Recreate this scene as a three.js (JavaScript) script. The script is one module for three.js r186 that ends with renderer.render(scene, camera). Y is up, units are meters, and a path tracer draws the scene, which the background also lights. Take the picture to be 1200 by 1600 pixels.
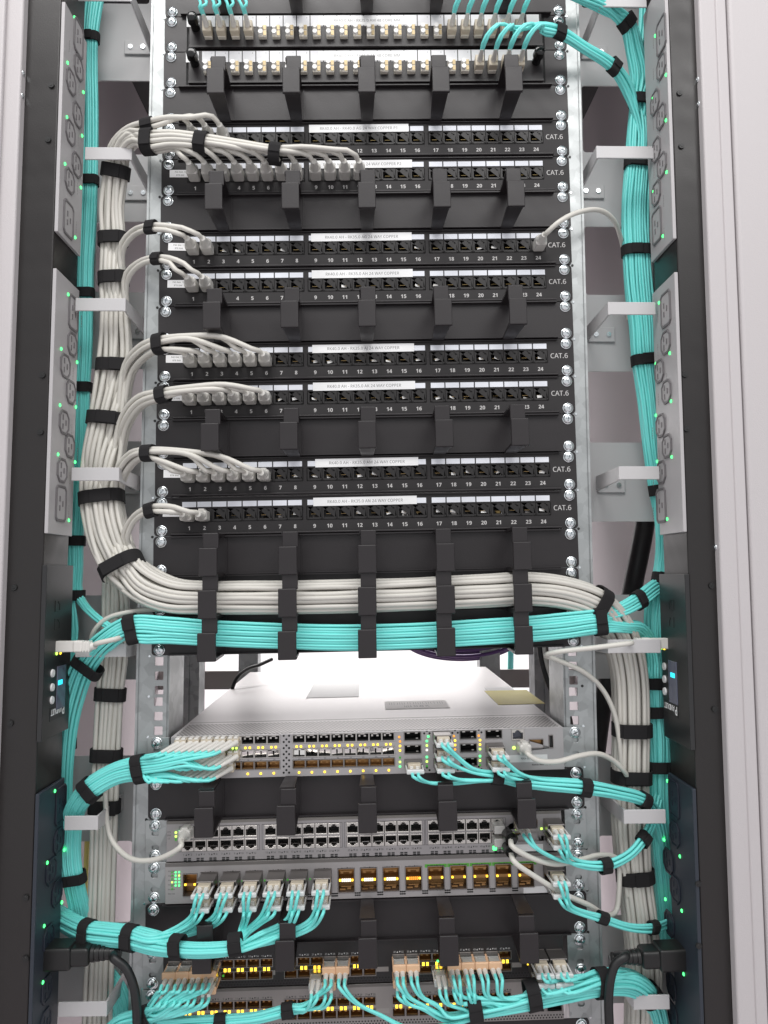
import * as THREE from 'three';
import { mergeGeometries } from 'three/addons/utils/BufferGeometryUtils.js';
import { RoundedBoxGeometry } from 'three/addons/geometries/RoundedBoxGeometry.js';
import { RectAreaLightUniformsLib } from 'three/addons/lights/RectAreaLightUniformsLib.js';
import { Brush, Evaluator, SUBTRACTION } from 'three-bvh-csg';

// ------------------------------------------------------------------ camera, light, exposure
RectAreaLightUniformsLib.init();
const S = 0.001;                                   // lengths below are millimetres
const scene = new THREE.Scene();
const FOCAL = 1200;                                // in pixels of the 1200 x 1600 photograph
const camera = new THREE.PerspectiveCamera(2 * Math.atan(800 / FOCAL) * 180 / Math.PI, 0.75, 0.01, 20);
camera.position.set(1.06 * S, -514.8 * S, 874.8 * S);
camera.rotation.set(0.0817, -0.0208, -0.0013);
camera.updateMatrixWorld(true);
const renderer = new THREE.WebGLRenderer({ antialias: true });
renderer.toneMapping = THREE.LinearToneMapping;
renderer.toneMappingExposure = 1.14;
renderer.shadowMap.enabled = true;
scene.background = new THREE.Color(0.64, 0.645, 0.66);

function areaLight(w, h, power, pos, target, color = 0xfffdfb) {
  const l = new THREE.RectAreaLight(color, power, w, h);
  l.position.set(...pos); l.lookAt(...target); scene.add(l); l.name = 'ceiling_panel_light';
  return l;
}
areaLight(1.2, 0.6, 9, [-0.35, 1.25, 1.05], [0, -0.9, 0.0]);      // ceiling panels over the aisle in front
areaLight(1.2, 0.6, 6, [0.9, 1.25, 1.9], [0, -0.8, 0.2]);
areaLight(1.6, 0.5, 46, [0.0, 1.0, -1.75], [0, -0.8, -1.0]);      // ceiling panel over the aisle behind

// ------------------------------------------------------------------ helpers
let seed = 20240607;
const rnd = () => { seed = (seed * 1664525 + 1013904223) >>> 0; return seed / 4294967296; };
const jit = (a) => (rnd() * 2 - 1) * a;
const V = (x, y, z) => new THREE.Vector3(x, y, z);
const TILT = Math.atan(0.0176), CT = Math.cos(TILT), ST = Math.sin(TILT), UNIT = 44.45;
function ray(px, py) { return V((px - 600) / FOCAL, (800 - py) / FOCAL, -1).applyQuaternion(camera.quaternion); }
function hit(px, py, axis, value) {                // where the line of sight meets the plane axis = value (mm)
  const d = ray(px, py), o = camera.position.clone().multiplyScalar(1000);
  return o.addScaledVector(d, (value - o[axis]) / d[axis]);
}
const P = (px, py, z) => hit(px, py, 'z', z);
const PXm = (px, py, x) => hit(px, py, 'x', x);
const PY = (px, py, y) => hit(px, py, 'y', y);
const pitchAt = (p) => { const q = p.clone().multiplyScalar(S).applyMatrix4(camera.matrixWorldInverse); return -q.z * 1000 / FOCAL; }; // mm per pixel
function Lp(u, px, py, z) {                        // the same in the coordinates of the rack unit u
  const p = P(px, py, z), dx = p.x, dy = p.y + u * UNIT;
  return V(dx * CT + dy * ST, -dx * ST + dy * CT, z);
}
const Wp = (u, x, y, z) => V(x * CT - y * ST, -u * UNIT + x * ST + y * CT, z);

const used = new Map();
function numbered(n) { const k = used.get(n) || 0; used.set(n, k + 1); return k ? n + '_' + String(k).padStart(3, '0') : n; }
function tag(o, label, category, group) { o.userData.label = label; o.userData.category = category; if (group) o.userData.group = group; return o; }
function thing(name, label, category, p = V(0, 0, 0), group, rz = 0) {
  const g = new THREE.Group(); g.name = numbered(name); g.position.copy(p).multiplyScalar(S); g.rotation.z = rz;
  scene.add(g); return tag(g, label, category, group);
}
function planarUV(g) {                             // box-projected uv, one unit = 100 mm
  const p = g.attributes.position, n = g.attributes.normal, uv = new Float32Array(p.count * 2);
  for (let i = 0; i < p.count; i++) {
    const ax = Math.abs(n.getX(i)), ay = Math.abs(n.getY(i)), az = Math.abs(n.getZ(i));
    const [a, b] = az >= ax && az >= ay ? [p.getX(i), p.getY(i)] : ax >= ay ? [p.getZ(i), p.getY(i)] : [p.getX(i), p.getZ(i)];
    uv[2 * i] = a / 100; uv[2 * i + 1] = b / 100;
  }
  g.setAttribute('uv', new THREE.BufferAttribute(uv, 2)); return g;
}
function geo(list, keepUV) {                       // millimetre geometries joined into one, in metres
  const gs = (Array.isArray(list) ? list : [list]).map((g) => {
    g = g.index ? g.toNonIndexed() : g.clone();
    for (const k of Object.keys(g.attributes)) if (!['position', 'normal', 'uv'].includes(k)) g.deleteAttribute(k);
    return g;
  });
  const m = gs.length > 1 ? mergeGeometries(gs) : gs[0];
  if (!keepUV) planarUV(m);
  m.scale(S, S, S); return m;
}
function put(name, g, mat, parent, x = 0, y = 0, z = 0, rx = 0, ry = 0, rz = 0) {
  const m = new THREE.Mesh(g, mat); m.name = parent === scene ? numbered(name) : name; m.castShadow = m.receiveShadow = true;
  m.position.set(x * S, y * S, z * S); m.rotation.set(rx, ry, rz); parent.add(m); return m;
}
const part = (name, list, mat, parent, keepUV) => put(name, geo(list, keepUV), mat, parent);
const box = (w, h, d, x = 0, y = 0, z = 0) => new THREE.BoxGeometry(w, h, d).translate(x, y, z);
const span = (x0, x1, y0, y1, z0, z1) => box(x1 - x0, y1 - y0, z1 - z0, (x0 + x1) / 2, (y0 + y1) / 2, (z0 + z1) / 2);
const rbox = (w, h, d, r, x = 0, y = 0, z = 0, n = 2) => new RoundedBoxGeometry(w, h, d, n, r).translate(x, y, z);
const cyl = (r0, r1, h, x = 0, y = 0, z = 0, n = 14) => new THREE.CylinderGeometry(r1, r0, h, n).rotateX(Math.PI / 2).translate(x, y, z);  // along z, r1 at the +z end
function rrect(w, h, r, cx = 0, cy = 0, Cls = THREE.Shape) {
  const s = new Cls(), x = cx - w / 2, y = cy - h / 2;
  s.moveTo(x + r, y); s.lineTo(x + w - r, y); s.absarc(x + w - r, y + r, r, -Math.PI / 2, 0); s.lineTo(x + w, y + h - r); s.absarc(x + w - r, y + h - r, r, 0, Math.PI / 2);
  s.lineTo(x + r, y + h); s.absarc(x + r, y + h - r, r, Math.PI / 2, Math.PI); s.lineTo(x, y + r); s.absarc(x + r, y + r, r, Math.PI, 1.5 * Math.PI);
  return s;
}
const poly = (pts, Cls = THREE.Shape) => { const s = new Cls(); pts.forEach((p, i) => i ? s.lineTo(p[0], p[1]) : s.moveTo(p[0], p[1])); s.closePath(); return s; };
const extr = (shape, d, z = 0, bevel = 0) => new THREE.ExtrudeGeometry(shape, { depth: d - 2 * bevel, bevelEnabled: bevel > 0, bevelSize: bevel, bevelThickness: bevel, bevelSegments: 1, bevelOffset: -bevel, curveSegments: 5 }).translate(0, 0, z + bevel);
function tube(pts, r, seg, sides = 8) {
  const c = new THREE.CatmullRomCurve3(pts, false, 'centripetal');
  return new THREE.TubeGeometry(c, seg || pts.length * 5, r, sides, false);
}

// ------------------------------------------------------------------ materials
function noiseTex(fn, n = 256, srgb = false) {
  const d = new Uint8Array(n * n * 4);
  for (let y = 0; y < n; y++) for (let x = 0; x < n; x++) { const v = fn(x, y); d.set([v, v, v, 255], (y * n + x) * 4); }
  const t = new THREE.DataTexture(d, n, n); t.wrapS = t.wrapT = THREE.RepeatWrapping; t.magFilter = THREE.LinearFilter; t.minFilter = THREE.LinearMipmapLinearFilter; t.generateMipmaps = true;
  if (srgb) t.colorSpace = THREE.SRGBColorSpace; t.needsUpdate = true; return t;
}
function cells(n, c, lo, hi) {                      // soft cellular grain, like zinc spangle
  const pts = []; for (let i = 0; i < c; i++) pts.push([rnd() * n, rnd() * n, lo + rnd() * (hi - lo)]);
  return noiseTex((x, y) => { let b = 1e9, v = 0; for (const p of pts) { let dx = Math.abs(x - p[0]), dy = Math.abs(y - p[1]); dx = Math.min(dx, n - dx); dy = Math.min(dy, n - dy); const q = dx * dx + dy * dy; if (q < b) { b = q; v = p[2]; } } return v + rnd() * 8; }, n);
}
const grain = noiseTex(() => 90 + rnd() * 130), spangle = cells(128, 90, 175, 240);
const smear = (() => { const n = 128, a = Array.from({ length: 9 }, () => [Math.floor(rnd() * 5), Math.floor(rnd() * 5), rnd() * 6.28, rnd()]); return noiseTex((x, y) => { let s = 0; for (const [i, j, p, w] of a) s += w * Math.sin((x * i + y * j) / n * 6.2832 + p); return 200 + s * 9 + rnd() * 6; }, n); })();
const std = (c, roughness, o = {}) => new THREE.MeshStandardMaterial({ color: Array.isArray(c) ? new THREE.Color().setRGB(...c) : new THREE.Color(c), roughness, ...o });
const powder = { bumpMap: grain, bumpScale: 0.00012, roughnessMap: smear };
const M = {
  black: std([0.0165, 0.0132, 0.0145], 0.5, powder), blackFlat: std([0.022, 0.02, 0.021], 0.6), plasticBlack: std([0.012, 0.012, 0.012], 0.4),
  glossBlack: std([0.008, 0.008, 0.008], 0.16), hole: std([0.006, 0.006, 0.006], 0.8), jack: std([0.016, 0.014, 0.014], 0.42),
  pduBody: std([0.0155, 0.013, 0.0125], 0.46, powder), module: std([0.02, 0.02, 0.021], 0.4),
  zinc: std([0.47, 0.49, 0.49], 0.58, { metalness: 0.9, map: spangle, roughnessMap: smear }), screw: std([0.80, 0.84, 0.86], 0.22, { metalness: 1 }),
  white: std([0.55, 0.54, 0.545], 0.5, powder), frame: std([0.53, 0.50, 0.505], 0.5, { bumpMap: grain, bumpScale: 0.0003 }), side: std([0.52, 0.47, 0.49], 0.6),
  wall: std([0.8, 0.79, 0.79], 0.8), label: std([0.80, 0.82, 0.88], 0.6), paper: std([0.84, 0.84, 0.84], 0.55),
  grey: std([0.64, 0.62, 0.57], 0.42), boot: std([0.63, 0.615, 0.58], 0.42), aqua: std([0.20, 0.80, 0.755], 0.42), velcro: std([0.012, 0.011, 0.012], 0.92),
  bootWhite: std([0.72, 0.70, 0.66], 0.4), lc: std([0.60, 0.53, 0.42], 0.45), coupler: std([0.76, 0.72, 0.63], 0.45), cap: std([0.85, 0.84, 0.82], 0.35), brass: std([0.34, 0.27, 0.16], 0.4, { metalness: 0.7 }),
  beige: std([0.80, 0.51, 0.32], 0.45), bail: std([0.66, 0.66, 0.66], 0.35), tin: std([0.62, 0.59, 0.56], 0.3, { metalness: 0.95 }), darkTin: std([0.30, 0.28, 0.27], 0.35, { metalness: 0.85 }),
  amberLitTin: std([0.36, 0.20, 0.08], 0.32, { metalness: 0.85 }), gold: std([0.75, 0.56, 0.25], 0.25, { metalness: 1 }), silverGlint: std([0.9, 0.88, 0.85], 0.18, { metalness: 1 }),  // cage interior metal here has amber LED glow put into its colour
  chassis: std([0.56, 0.54, 0.54], 0.42, { metalness: 0.55, roughnessMap: smear }), chassisTop: std([0.70, 0.68, 0.68], 0.42, { metalness: 0.5 }), darkFace: std([0.05, 0.048, 0.05], 0.5),
  strip: std([0.44, 0.425, 0.43], 0.5, powder), outlet: std([0.43, 0.415, 0.42], 0.5), outletDark: std([0.16, 0.15, 0.155], 0.5), bluePanel: std([0.024, 0.031, 0.044], 0.5), blueOutlet: std([0.02, 0.027, 0.042], 0.5), blueDark: std([0.012, 0.016, 0.028], 0.5),
  lcd: std([0.12, 0.13, 0.18], 0.15), button: std([0.8, 0.8, 0.8], 0.4), yellow: std([0.80, 0.70, 0.22], 0.5), purple: std([0.08, 0.03, 0.14], 0.5), cordBlack: std([0.012, 0.012, 0.013], 0.45), tape: std([0.30, 0.62, 0.22], 0.6),
  frost: new THREE.MeshPhysicalMaterial({ color: new THREE.Color().setRGB(0.66, 0.65, 0.62), roughness: 0.3, transmission: 0.35, thickness: 0.002 }),
};
const glow = (r, g, b, k) => new THREE.MeshStandardMaterial({ color: 0x111111, emissive: new THREE.Color().setRGB(r, g, b), emissiveIntensity: k, roughness: 0.4 });
const LED = { green: glow(0.08, 1.0, 0.22, 2.6), lime: glow(0.55, 1.0, 0.12, 2.2), amber: glow(1.0, 0.62, 0.04, 2.6), orange: glow(1.0, 0.36, 0.03, 1.4), white: glow(1, 0.95, 0.85, 1.6), cyan: glow(0.03, 0.65, 0.85, 1.6), dim: glow(0.05, 0.35, 0.03, 0.8) };

// printed sheets
function canvasTex(w, h, draw) {
  const c = document.createElement('canvas'); c.width = w; c.height = h; const x = c.getContext('2d'); draw(x, w, h);
  const t = new THREE.CanvasTexture(c); t.colorSpace = THREE.SRGBColorSpace; t.anisotropy = 8; return t;
}
function faceUV(g, x0, x1, y0, y1) {
  const p = g.attributes.position, uv = g.attributes.uv;
  for (let i = 0; i < p.count; i++) uv.setXY(i, (p.getX(i) - x0) / (x1 - x0), (p.getY(i) - y0) / (y1 - y0));
  return g;
}
function stickerMat(w, h, lines, { bg = '#f4f4f4', fg = '#555', px = 8, size = 0.5, font = 'sans-serif', weight = '' } = {}) {
  return std(0xffffff, 0.5, { map: canvasTex(Math.round(w * px), Math.round(h * px), (x, W, H) => {
    x.fillStyle = bg; x.fillRect(0, 0, W, H); x.fillStyle = fg; x.textAlign = 'center'; x.textBaseline = 'middle';
    x.font = `${weight} ${Math.round(H * size)}px ${font}`;
    lines.forEach((t, i) => x.fillText(t, W / 2, H * (i + 0.5 + (lines.length > 1 ? (0.5 - (i + 0.5) / lines.length) * 0.3 : 0)) / lines.length, W * 0.92));
  }) });
}
function sticker(name, w, h, mat, parent, x, y, z, rz = 0, t = 0.35) {
  const g = box(w, h, t); faceUV(g, -w / 2, w / 2, -h / 2, h / 2); return put(name, geo(g, true), mat, parent, x, y, z, 0, 0, rz);
}

// ------------------------------------------------------------------ shared small shapes
const screwGeo = (() => {
  const prof = [[0, 3.6], [2.2, 3.5], [4.0, 2.9], [5.0, 1.9], [5.3, 1.1], [5.4, 0.9], [6.3, 0.8], [6.3, 0]].reverse();
  const head = new THREE.LatheGeometry(prof.map((p) => new THREE.Vector2(p[0], p[1])), 18).rotateX(Math.PI / 2);
  const solid = new Brush(geo([head, cyl(6.3, 6.3, 0.1, 0, 0, 0.0, 18)]).scale(1000, 1000, 1000));
  const ev = new Evaluator(); ev.attributes = ['position', 'normal', 'uv'];
  let b = solid; b.updateMatrixWorld();
  for (const a of [0.4, 0.4 + Math.PI / 2]) { const k = new Brush(geo(box(5.6, 1.25, 3.4).rotateZ(a).translate(0, 0, 3.4)).scale(1000, 1000, 1000)); k.updateMatrixWorld(); b = ev.evaluate(b, k, SUBTRACTION); b.updateMatrixWorld(); }
  return geo(b.geometry);
})();
const smallScrew = geo([cyl(3.4, 3.0, 1.6, 0, 0, 0.8), cyl(1.5, 1.2, 0.4, 0, 0, 1.7)]);
function screws(g, ys = [-15.875, 15.875], z = 2) {
  for (const s of [-1, 1]) for (const y of ys) put('screw', screwGeo, M.screw, g, s * 232.55, y, z, 0, 0, rnd() * 3);
}
const ledGeo = geo(rbox(2.2, 2.2, 1.2, 0.4, 0, 0, 0, 1)), ledWide = geo(box(2.6, 3.2, 1)), ledRound = geo(new THREE.SphereGeometry(1.9, 10, 8).scale(1, 1, 0.6)), ledTiny = geo(box(1.5, 1.5, 0.8));

// ================================================================== the setting
const structure = (o) => { o.userData.kind = 'structure'; return o; };
structure(put('back_wall', geo(span(-1600, 1600, -1700, 1400, -2660, -2600)), M.wall, scene));
structure(put('floor', geo(span(-1600, 1600, -1760, -1700, -2660, 2600)), M.side, scene));
for (const s of [-1, 1]) {
  structure(put('cabinet_side_panel', geo(s < 0 ? span(-412, -406, -1690, 620, -1080, 66) : span(406, 412, -1690, 620, -1080, 66)), M.side, scene));
}
{
  structure(put('cabinet_roof', geo(span(-406, 406, 336, 344, -1080, 66)), M.blackFlat, scene));
  const t = thing('rear_header', 'dark sheet added to shade the upper rear of the cabinet', 'shading sheet', V(0, 0, -1040));  // added to block rear light, shading the cabinet top and switch lid
  part('sheet', [span(-404, 404, 100, 335, 0, 4)], M.blackFlat, t);
}
// rear posts of the cabinet
for (const s of [-1, 1]) {
  const t = thing('rear_post', `grey steel rear post seen through the cut-outs on the ${s < 0 ? 'left' : 'right'}`, 'post', V(s * 300, 0, -430));
  part('channel', [span(-20, 20, -1690, 620, 0, 4), span(-20, -17, -1690, 620, -40, 0), span(17, 20, -1690, 620, -40, 0), span(-4, 4, -1690, 620, 4, 7)], M.zinc, t);
}

// front frame of the cabinet
{
  const xl = P(22, 400, 76).x, t = thing('cabinet_upright', 'light grey painted cabinet frame upright at the left edge', 'cabinet frame', V(0, 0, 0));
  part('front_post', rbox(60, 2200, 22, 3, xl - 30, -500, 65), M.frame, t);
  part('lip', rbox(10, 2200, 6, 2, xl - 22, -500, 79), M.frame, t);
  for (const y of [115, 150]) put('bolt', smallScrew, M.screw, t, xl - 1, P(38, y, 70).y, 70, 0, Math.PI / 2, 0);
  const xr = P(1107, 400, 76).x, r = thing('cabinet_upright', 'wide light grey painted cabinet frame and door edge at the right', 'cabinet frame', V(0, 0, 0));
  part('front_post', rbox(20, 2200, 22, 3, xr + 10, -500, 65), M.frame, r);
  part('ridge', rbox(12, 2200, 8, 2, xr + 24, -500, 73.5), M.frame, r);
  part('door_face', [rbox(140, 2200, 12, 5, xr + 101.5, -500, 73)], M.frame, r);
  for (const y of [125, 163, 855]) put('bolt', smallScrew, M.screw, r, xr + 0.5, P(1104, y, 66).y, 66, 0, -Math.PI / 2, 0);
}

// mounting rails: square-punched zinc flange with an inner return
for (const s of [-1, 1]) {
  const xo = s < 0 ? P(236, 60, 0).x : P(905, 60, 0).x, t = thing('mounting_rail', `zinc plated rack mounting rail with square holes on the ${s < 0 ? 'left' : 'right'}`, 'rack rail');
  const xi = s * 223.5, sh = poly([[xi, 320], [xo, 320], [xo, -1180], [xi, -1180]]);
  for (let u = 13; u < 25; u++) for (const o of [-15.875, 0, 15.875]) { const c = Wp(u, s * 232.55, o, 0); sh.holes.push(rrect(9.5, 9.5, 0.8, c.x, c.y, THREE.Path)); }
  part('flange', extr(sh, 2, -2.2), M.zinc, t);
  part('return_edge', [span(Math.min(xi, xi - s * 2), Math.max(xi, xi - s * 2), -1180, 320, -70, -2.4)], M.zinc, t);
  part('outer_fold', [span(Math.min(xo, xo - s * 2), Math.max(xo, xo - s * 2), -1180, 320, -40, -2.4), span(Math.min(xo, xo - s * 2.5), Math.max(xo, xo - s * 2.5), -1180, 320, -2.2, 1.5)], M.zinc, t);
  for (let u = -4; u < 24; u++) { const c = Wp(u, s * 247, 22, 0); put('rivet', geo(cyl(1.6, 1.3, 0.8)), rnd() > 0.5 ? M.plasticBlack : M.screw, t, c.x - s * 4, c.y, 0.2); }
}

// white side plates with rectangular cut-outs, behind the rails
for (const s of [-1, 1]) {
  const z = -70, x0 = s < 0 ? -400 : P(902, 400, z).x, x1 = s < 0 ? P(242, 400, z).x : 400;
  const t = thing('side_plate', `light grey perforated cable plate with rounded cut-outs behind the ${s < 0 ? 'left' : 'right'} rail`, 'plate');
  const sh = poly([[x0, 330], [x1, 330], [x1, -1200], [x0, -1200]]);
  const cut = s < 0 ? [[152, 234, -110, 8], [152, 234, 127, 243], [152, 230, 347, 458], [140, 228, 577, 690], [128, 224, 812, 930], [118, 213, 1062, 1180], [100, 205, 1314, 1440], [92, 200, 1566, 1690]]
    : [[905, 1000, -110, 15], [908, 1010, 135, 240], [912, 1020, 355, 462], [917, 1030, 581, 692], [922, 1038, 815, 929], [930, 1040, 1060, 1178], [935, 1040, 1305, 1428], [955, 1040, 1566, 1690]];
  for (const [a, b, c, d] of cut) { const p = P(a, c, z), q = P(b, d, z); const xa = Math.max(p.x, x0 + 7), xb = Math.min(q.x, x1 - 7); const yt = Math.min(p.y, 318); if (yt - q.y > 12) sh.holes.push(rrect(xb - xa, yt - q.y, 4, (xa + xb) / 2, (yt + q.y) / 2, THREE.Path)); }
  part('plate', extr(sh, 2, z), M.white, t);
  part('edge_fold', s < 0 ? span(x1 - 2, x1, -1200, 330, z - 30, z) : span(x0, x0 + 2, -1200, 330, z - 30, z), M.white, t);
}

// cable rings: front bar, tapered arm back to the plate, screwed flange
function cableRing(side, xa, xb, y, label, hgt = 15) {
  const zf = 18, a = P(xa, y, zf), b = P(xb, y, zf), xi = side < 0 ? b.x : a.x, w = Math.abs(b.x - a.x);
  const t = thing('cable_ring', label, 'cable ring', V(xi, a.y, 0), 'cable rings along the sides');
  part('front_bar', rbox(w, hgt, 2.2, 0.8, side * w / 2, 0, zf), M.white, t);
  const arm = poly([[zf + 1, hgt / 2], [-68, hgt / 2], [-68, -hgt / 2 - 4], [zf - 12, -hgt / 2 - 1], [zf + 1, -hgt / 2]]);
  part('arm', extr(arm, 2.2, 0, 0.4).rotateY(-Math.PI / 2).translate(1.1, 0, 0), M.white, t);
  part('flange', rbox(34, 19, 3, 0.8, side * 17, -4, -66.4), M.white, t);
  for (const k of [10, 26]) put('screw', smallScrew, M.screw, t, side * k, -4, -65);
}
cableRing(-1, 118, 205, -8, 'topmost light grey cable ring on the left, above the fibre panels');
for (const [xa, xb, y, n] of [[133, 205, 240, 'beside the AG copper panels'], [118, 195, 476, 'beside the AH copper panel'], [112, 185, 741, 'beside the AM copper panel'], [118, 196, 1016, 'under the aqua bundle'], [101, 152, 1286, 'beside the 48 port switch'], [91, 166, 1577, 'at the bottom, under the power plug']]) cableRing(-1, xa, xb, y, 'light grey cable ring on the left ' + n);
cableRing(1, 938, 1010, 2, 'topmost light grey cable ring on the right, above the fibre panels');
for (const [xa, xb, y, n] of [[933, 1022, 238, 'beside the AG copper panels'], [951, 1024, 482, 'beside the AH copper panel'], [968, 1030, 739, 'beside the AM copper panel'], [951, 1032, 1010, 'under the aqua bundle'], [976, 1040, 1276, 'beside the 48 port switch'], [991, 1046, 1566, 'at the bottom, under the power plug']]) cableRing(1, xa, xb, y, 'light grey cable ring on the right ' + n);

// things seen in the depth of the cabinet
function loose(name, label, cat, pts, r, mat, group) {
  const p = pts.map((q) => P(q[0], q[1], q[2])), c = p[0].clone();
  const m = put(name, geo(tube(p.map((v) => v.sub(c)), r, pts.length * 8, 10)), mat, scene, c.x, c.y, c.z); return tag(m, label, cat, group);
}
loose('power_cable', 'thick black power cable hanging behind the right cut-out below the AN panel', 'cable', [[1018, 700, -170], [1008, 815, -170], [992, 900, -170], [975, 980, -190], [945, 1080, -190], [930, 1180, -190]], 13, M.cordBlack);
loose('black_cable', 'black cable looping behind the left side above the silver switch', 'cable', [[425, 1030, -420], [405, 1039, -400], [385, 1046, -380], [370, 1060, -360], [362, 1080, -350], [356, 1120, -340]], 3, M.cordBlack);
['black', 'grey', 'brown'].forEach((n, i) => loose('power_cable', `${n} cable hanging down behind the rack right of the silver switch`, 'cable', [[842 + i * 6, 990, -110], [846 + i * 6, 1030, -115], [858 + i * 6, 1070, -115], [872 + i * 5, 1100, -110], [884 + i * 4, 1135, -110], [880, 1200, -130]], 3.4, [M.cordBlack, M.boot, std([0.10, 0.08, 0.075], 0.4)][i]));
{
  const t = thing('purple_cable_coil', 'coil of dark purple cables hanging at the back above the silver switch', 'cable coil', P(720, 1000, -650));
  for (let i = 0; i < 7; i++) { const pts = []; for (let k = 0; k <= 14; k++) { const a = Math.PI * (1 + k / 14); pts.push(V(Math.cos(a) * (118 - i * 3), Math.sin(a) * (48 - i * 4) + 10, (i % 3) * 7 + jit(1))); } part('cable', tube(pts, 3.4, 40), M.purple, t); }
}
for (const [px, n, m, r] of [[382, 'aqua', 'aqua', 5], [797, 'teal', 'aqua', 6], [757, 'yellow', 'yellow', 4]]) loose('hanging_cable', `${n} cable hanging far back in the gap above the silver switch`, 'cable', [[px, 960, -700], [px + 1, 1010, -700], [px, 1080, -700]], r, M[m]);
loose('hanging_cable', 'yellow cable hanging behind the lower left grey bundle beside the copper switch', 'cable', [[137, 1290, -120], [135, 1340, -120], [133, 1400, -125]], 3, M.yellow);
{ // rear equipment rails and a dark box at the back, seen through the gap
  const t = thing('rear_rail_frame', 'grey steel rear rails and cross braces at the back of the gap', 'rack rail', V(0, -640, -640));
  part('left_rail', [span(-250, -214, -300, 300, 0, 3), span(-216, -213, -300, 300, -40, 0)], M.zinc, t);
  part('right_rail', [span(222, 258, -300, 300, 0, 3), span(219, 222, -300, 300, -40, 0)], M.zinc, t);
  part('brace', [span(-405, -250, -95, -60, -8, -2), span(258, 405, -95, -60, -8, -2)], M.darkTin, t);
}

// ================================================================== rack units
const unitGroup = (name, label, cat, u, group) => thing(name, label, cat, V(0, -u * UNIT, 0), group, TILT);
const earPlate = (h = 43.8) => rrect(482.6, h, 4);

// ---- horizontal cable managers with five D-shaped fingers
const fingerGeo = {
  arm: geo(extr(poly([[-6.5, 2], [6.5, 2], [9, 60], [-9, 60]]), 3).rotateX(Math.PI / 2).translate(0, -20.5, 0)), upperArm: geo(extr(poly([[-6.5, 2], [6.5, 2], [8, 54], [-8, 54]]), 3).rotateX(Math.PI / 2).translate(0, 22.5, 0)),
  lower: geo(rbox(19.5, 30, 4, 1.2, 0, -9, 59.5)), upper: geo(rbox(16.5, 17, 3.4, 1, 1.6, 13.4, 56.4)),
};
function manager(u, label) {
  const t = unitGroup('cable_manager', label, 'cable manager', u, 'black horizontal cable managers');
  part('back_plate', [extr(earPlate(), 2, 0, 0.3), span(-222, 222, -21.9, -20.4, 2, 7), span(-222, 222, 20.4, 21.9, 2, 7)], M.black, t);
  part('stiffener', [span(-221, 221, -22.7, 22.7, -6, -0.3 - (u & 1) * 0.4)], M.blackFlat, t);  // added strip, keeps rear light from leaking between units
  for (const x of [-167, -83, 0, 82, 164]) {
    const f = put('finger', fingerGeo.arm, M.black, t, x, 0, 0);
    put('arm', fingerGeo.upperArm, M.black, f);
    put('front_plate', fingerGeo.lower, M.black, f, x < 0 ? -1 : x > 0 ? 1 : 0, 0, 0); put('front_plate', fingerGeo.upper, M.black, f, x > 0 ? -2 : 0, 0, 0);
    part('foot', [span(x + 8, x + 9, -20, 20, 2, 3)], M.black, t);
  }
  screws(t); return t;
}
manager(-4, 'topmost black cable manager, above both fibre panels');
manager(-1, 'black cable manager between the lower fibre panel and the AG copper P1 panel');
manager(2, 'black cable manager below the AG copper P2 panel');
manager(5, 'black cable manager between the AH and AJ copper panels');
manager(8, 'black cable manager between the AK and AM copper panels');
manager(11, 'empty black cable manager directly below the AN copper panel');
manager(12, 'black cable manager filled with the thick grey cable bundle');
manager(13, 'black cable manager filled with the wide aqua cable bundle');
manager(17, 'black cable manager below the silver switch with the deep top');
manager(20, 'black cable manager between the unit with grey transceivers and the unit with orange latches');

{
  const t = unitGroup('blanking_plate', 'black blanking plate at the very bottom below the grey switch', 'blanking plate', 23);
  part('plate', [extr(earPlate(), 2, 0, 0.3)], M.black, t); screws(t);
}

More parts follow.
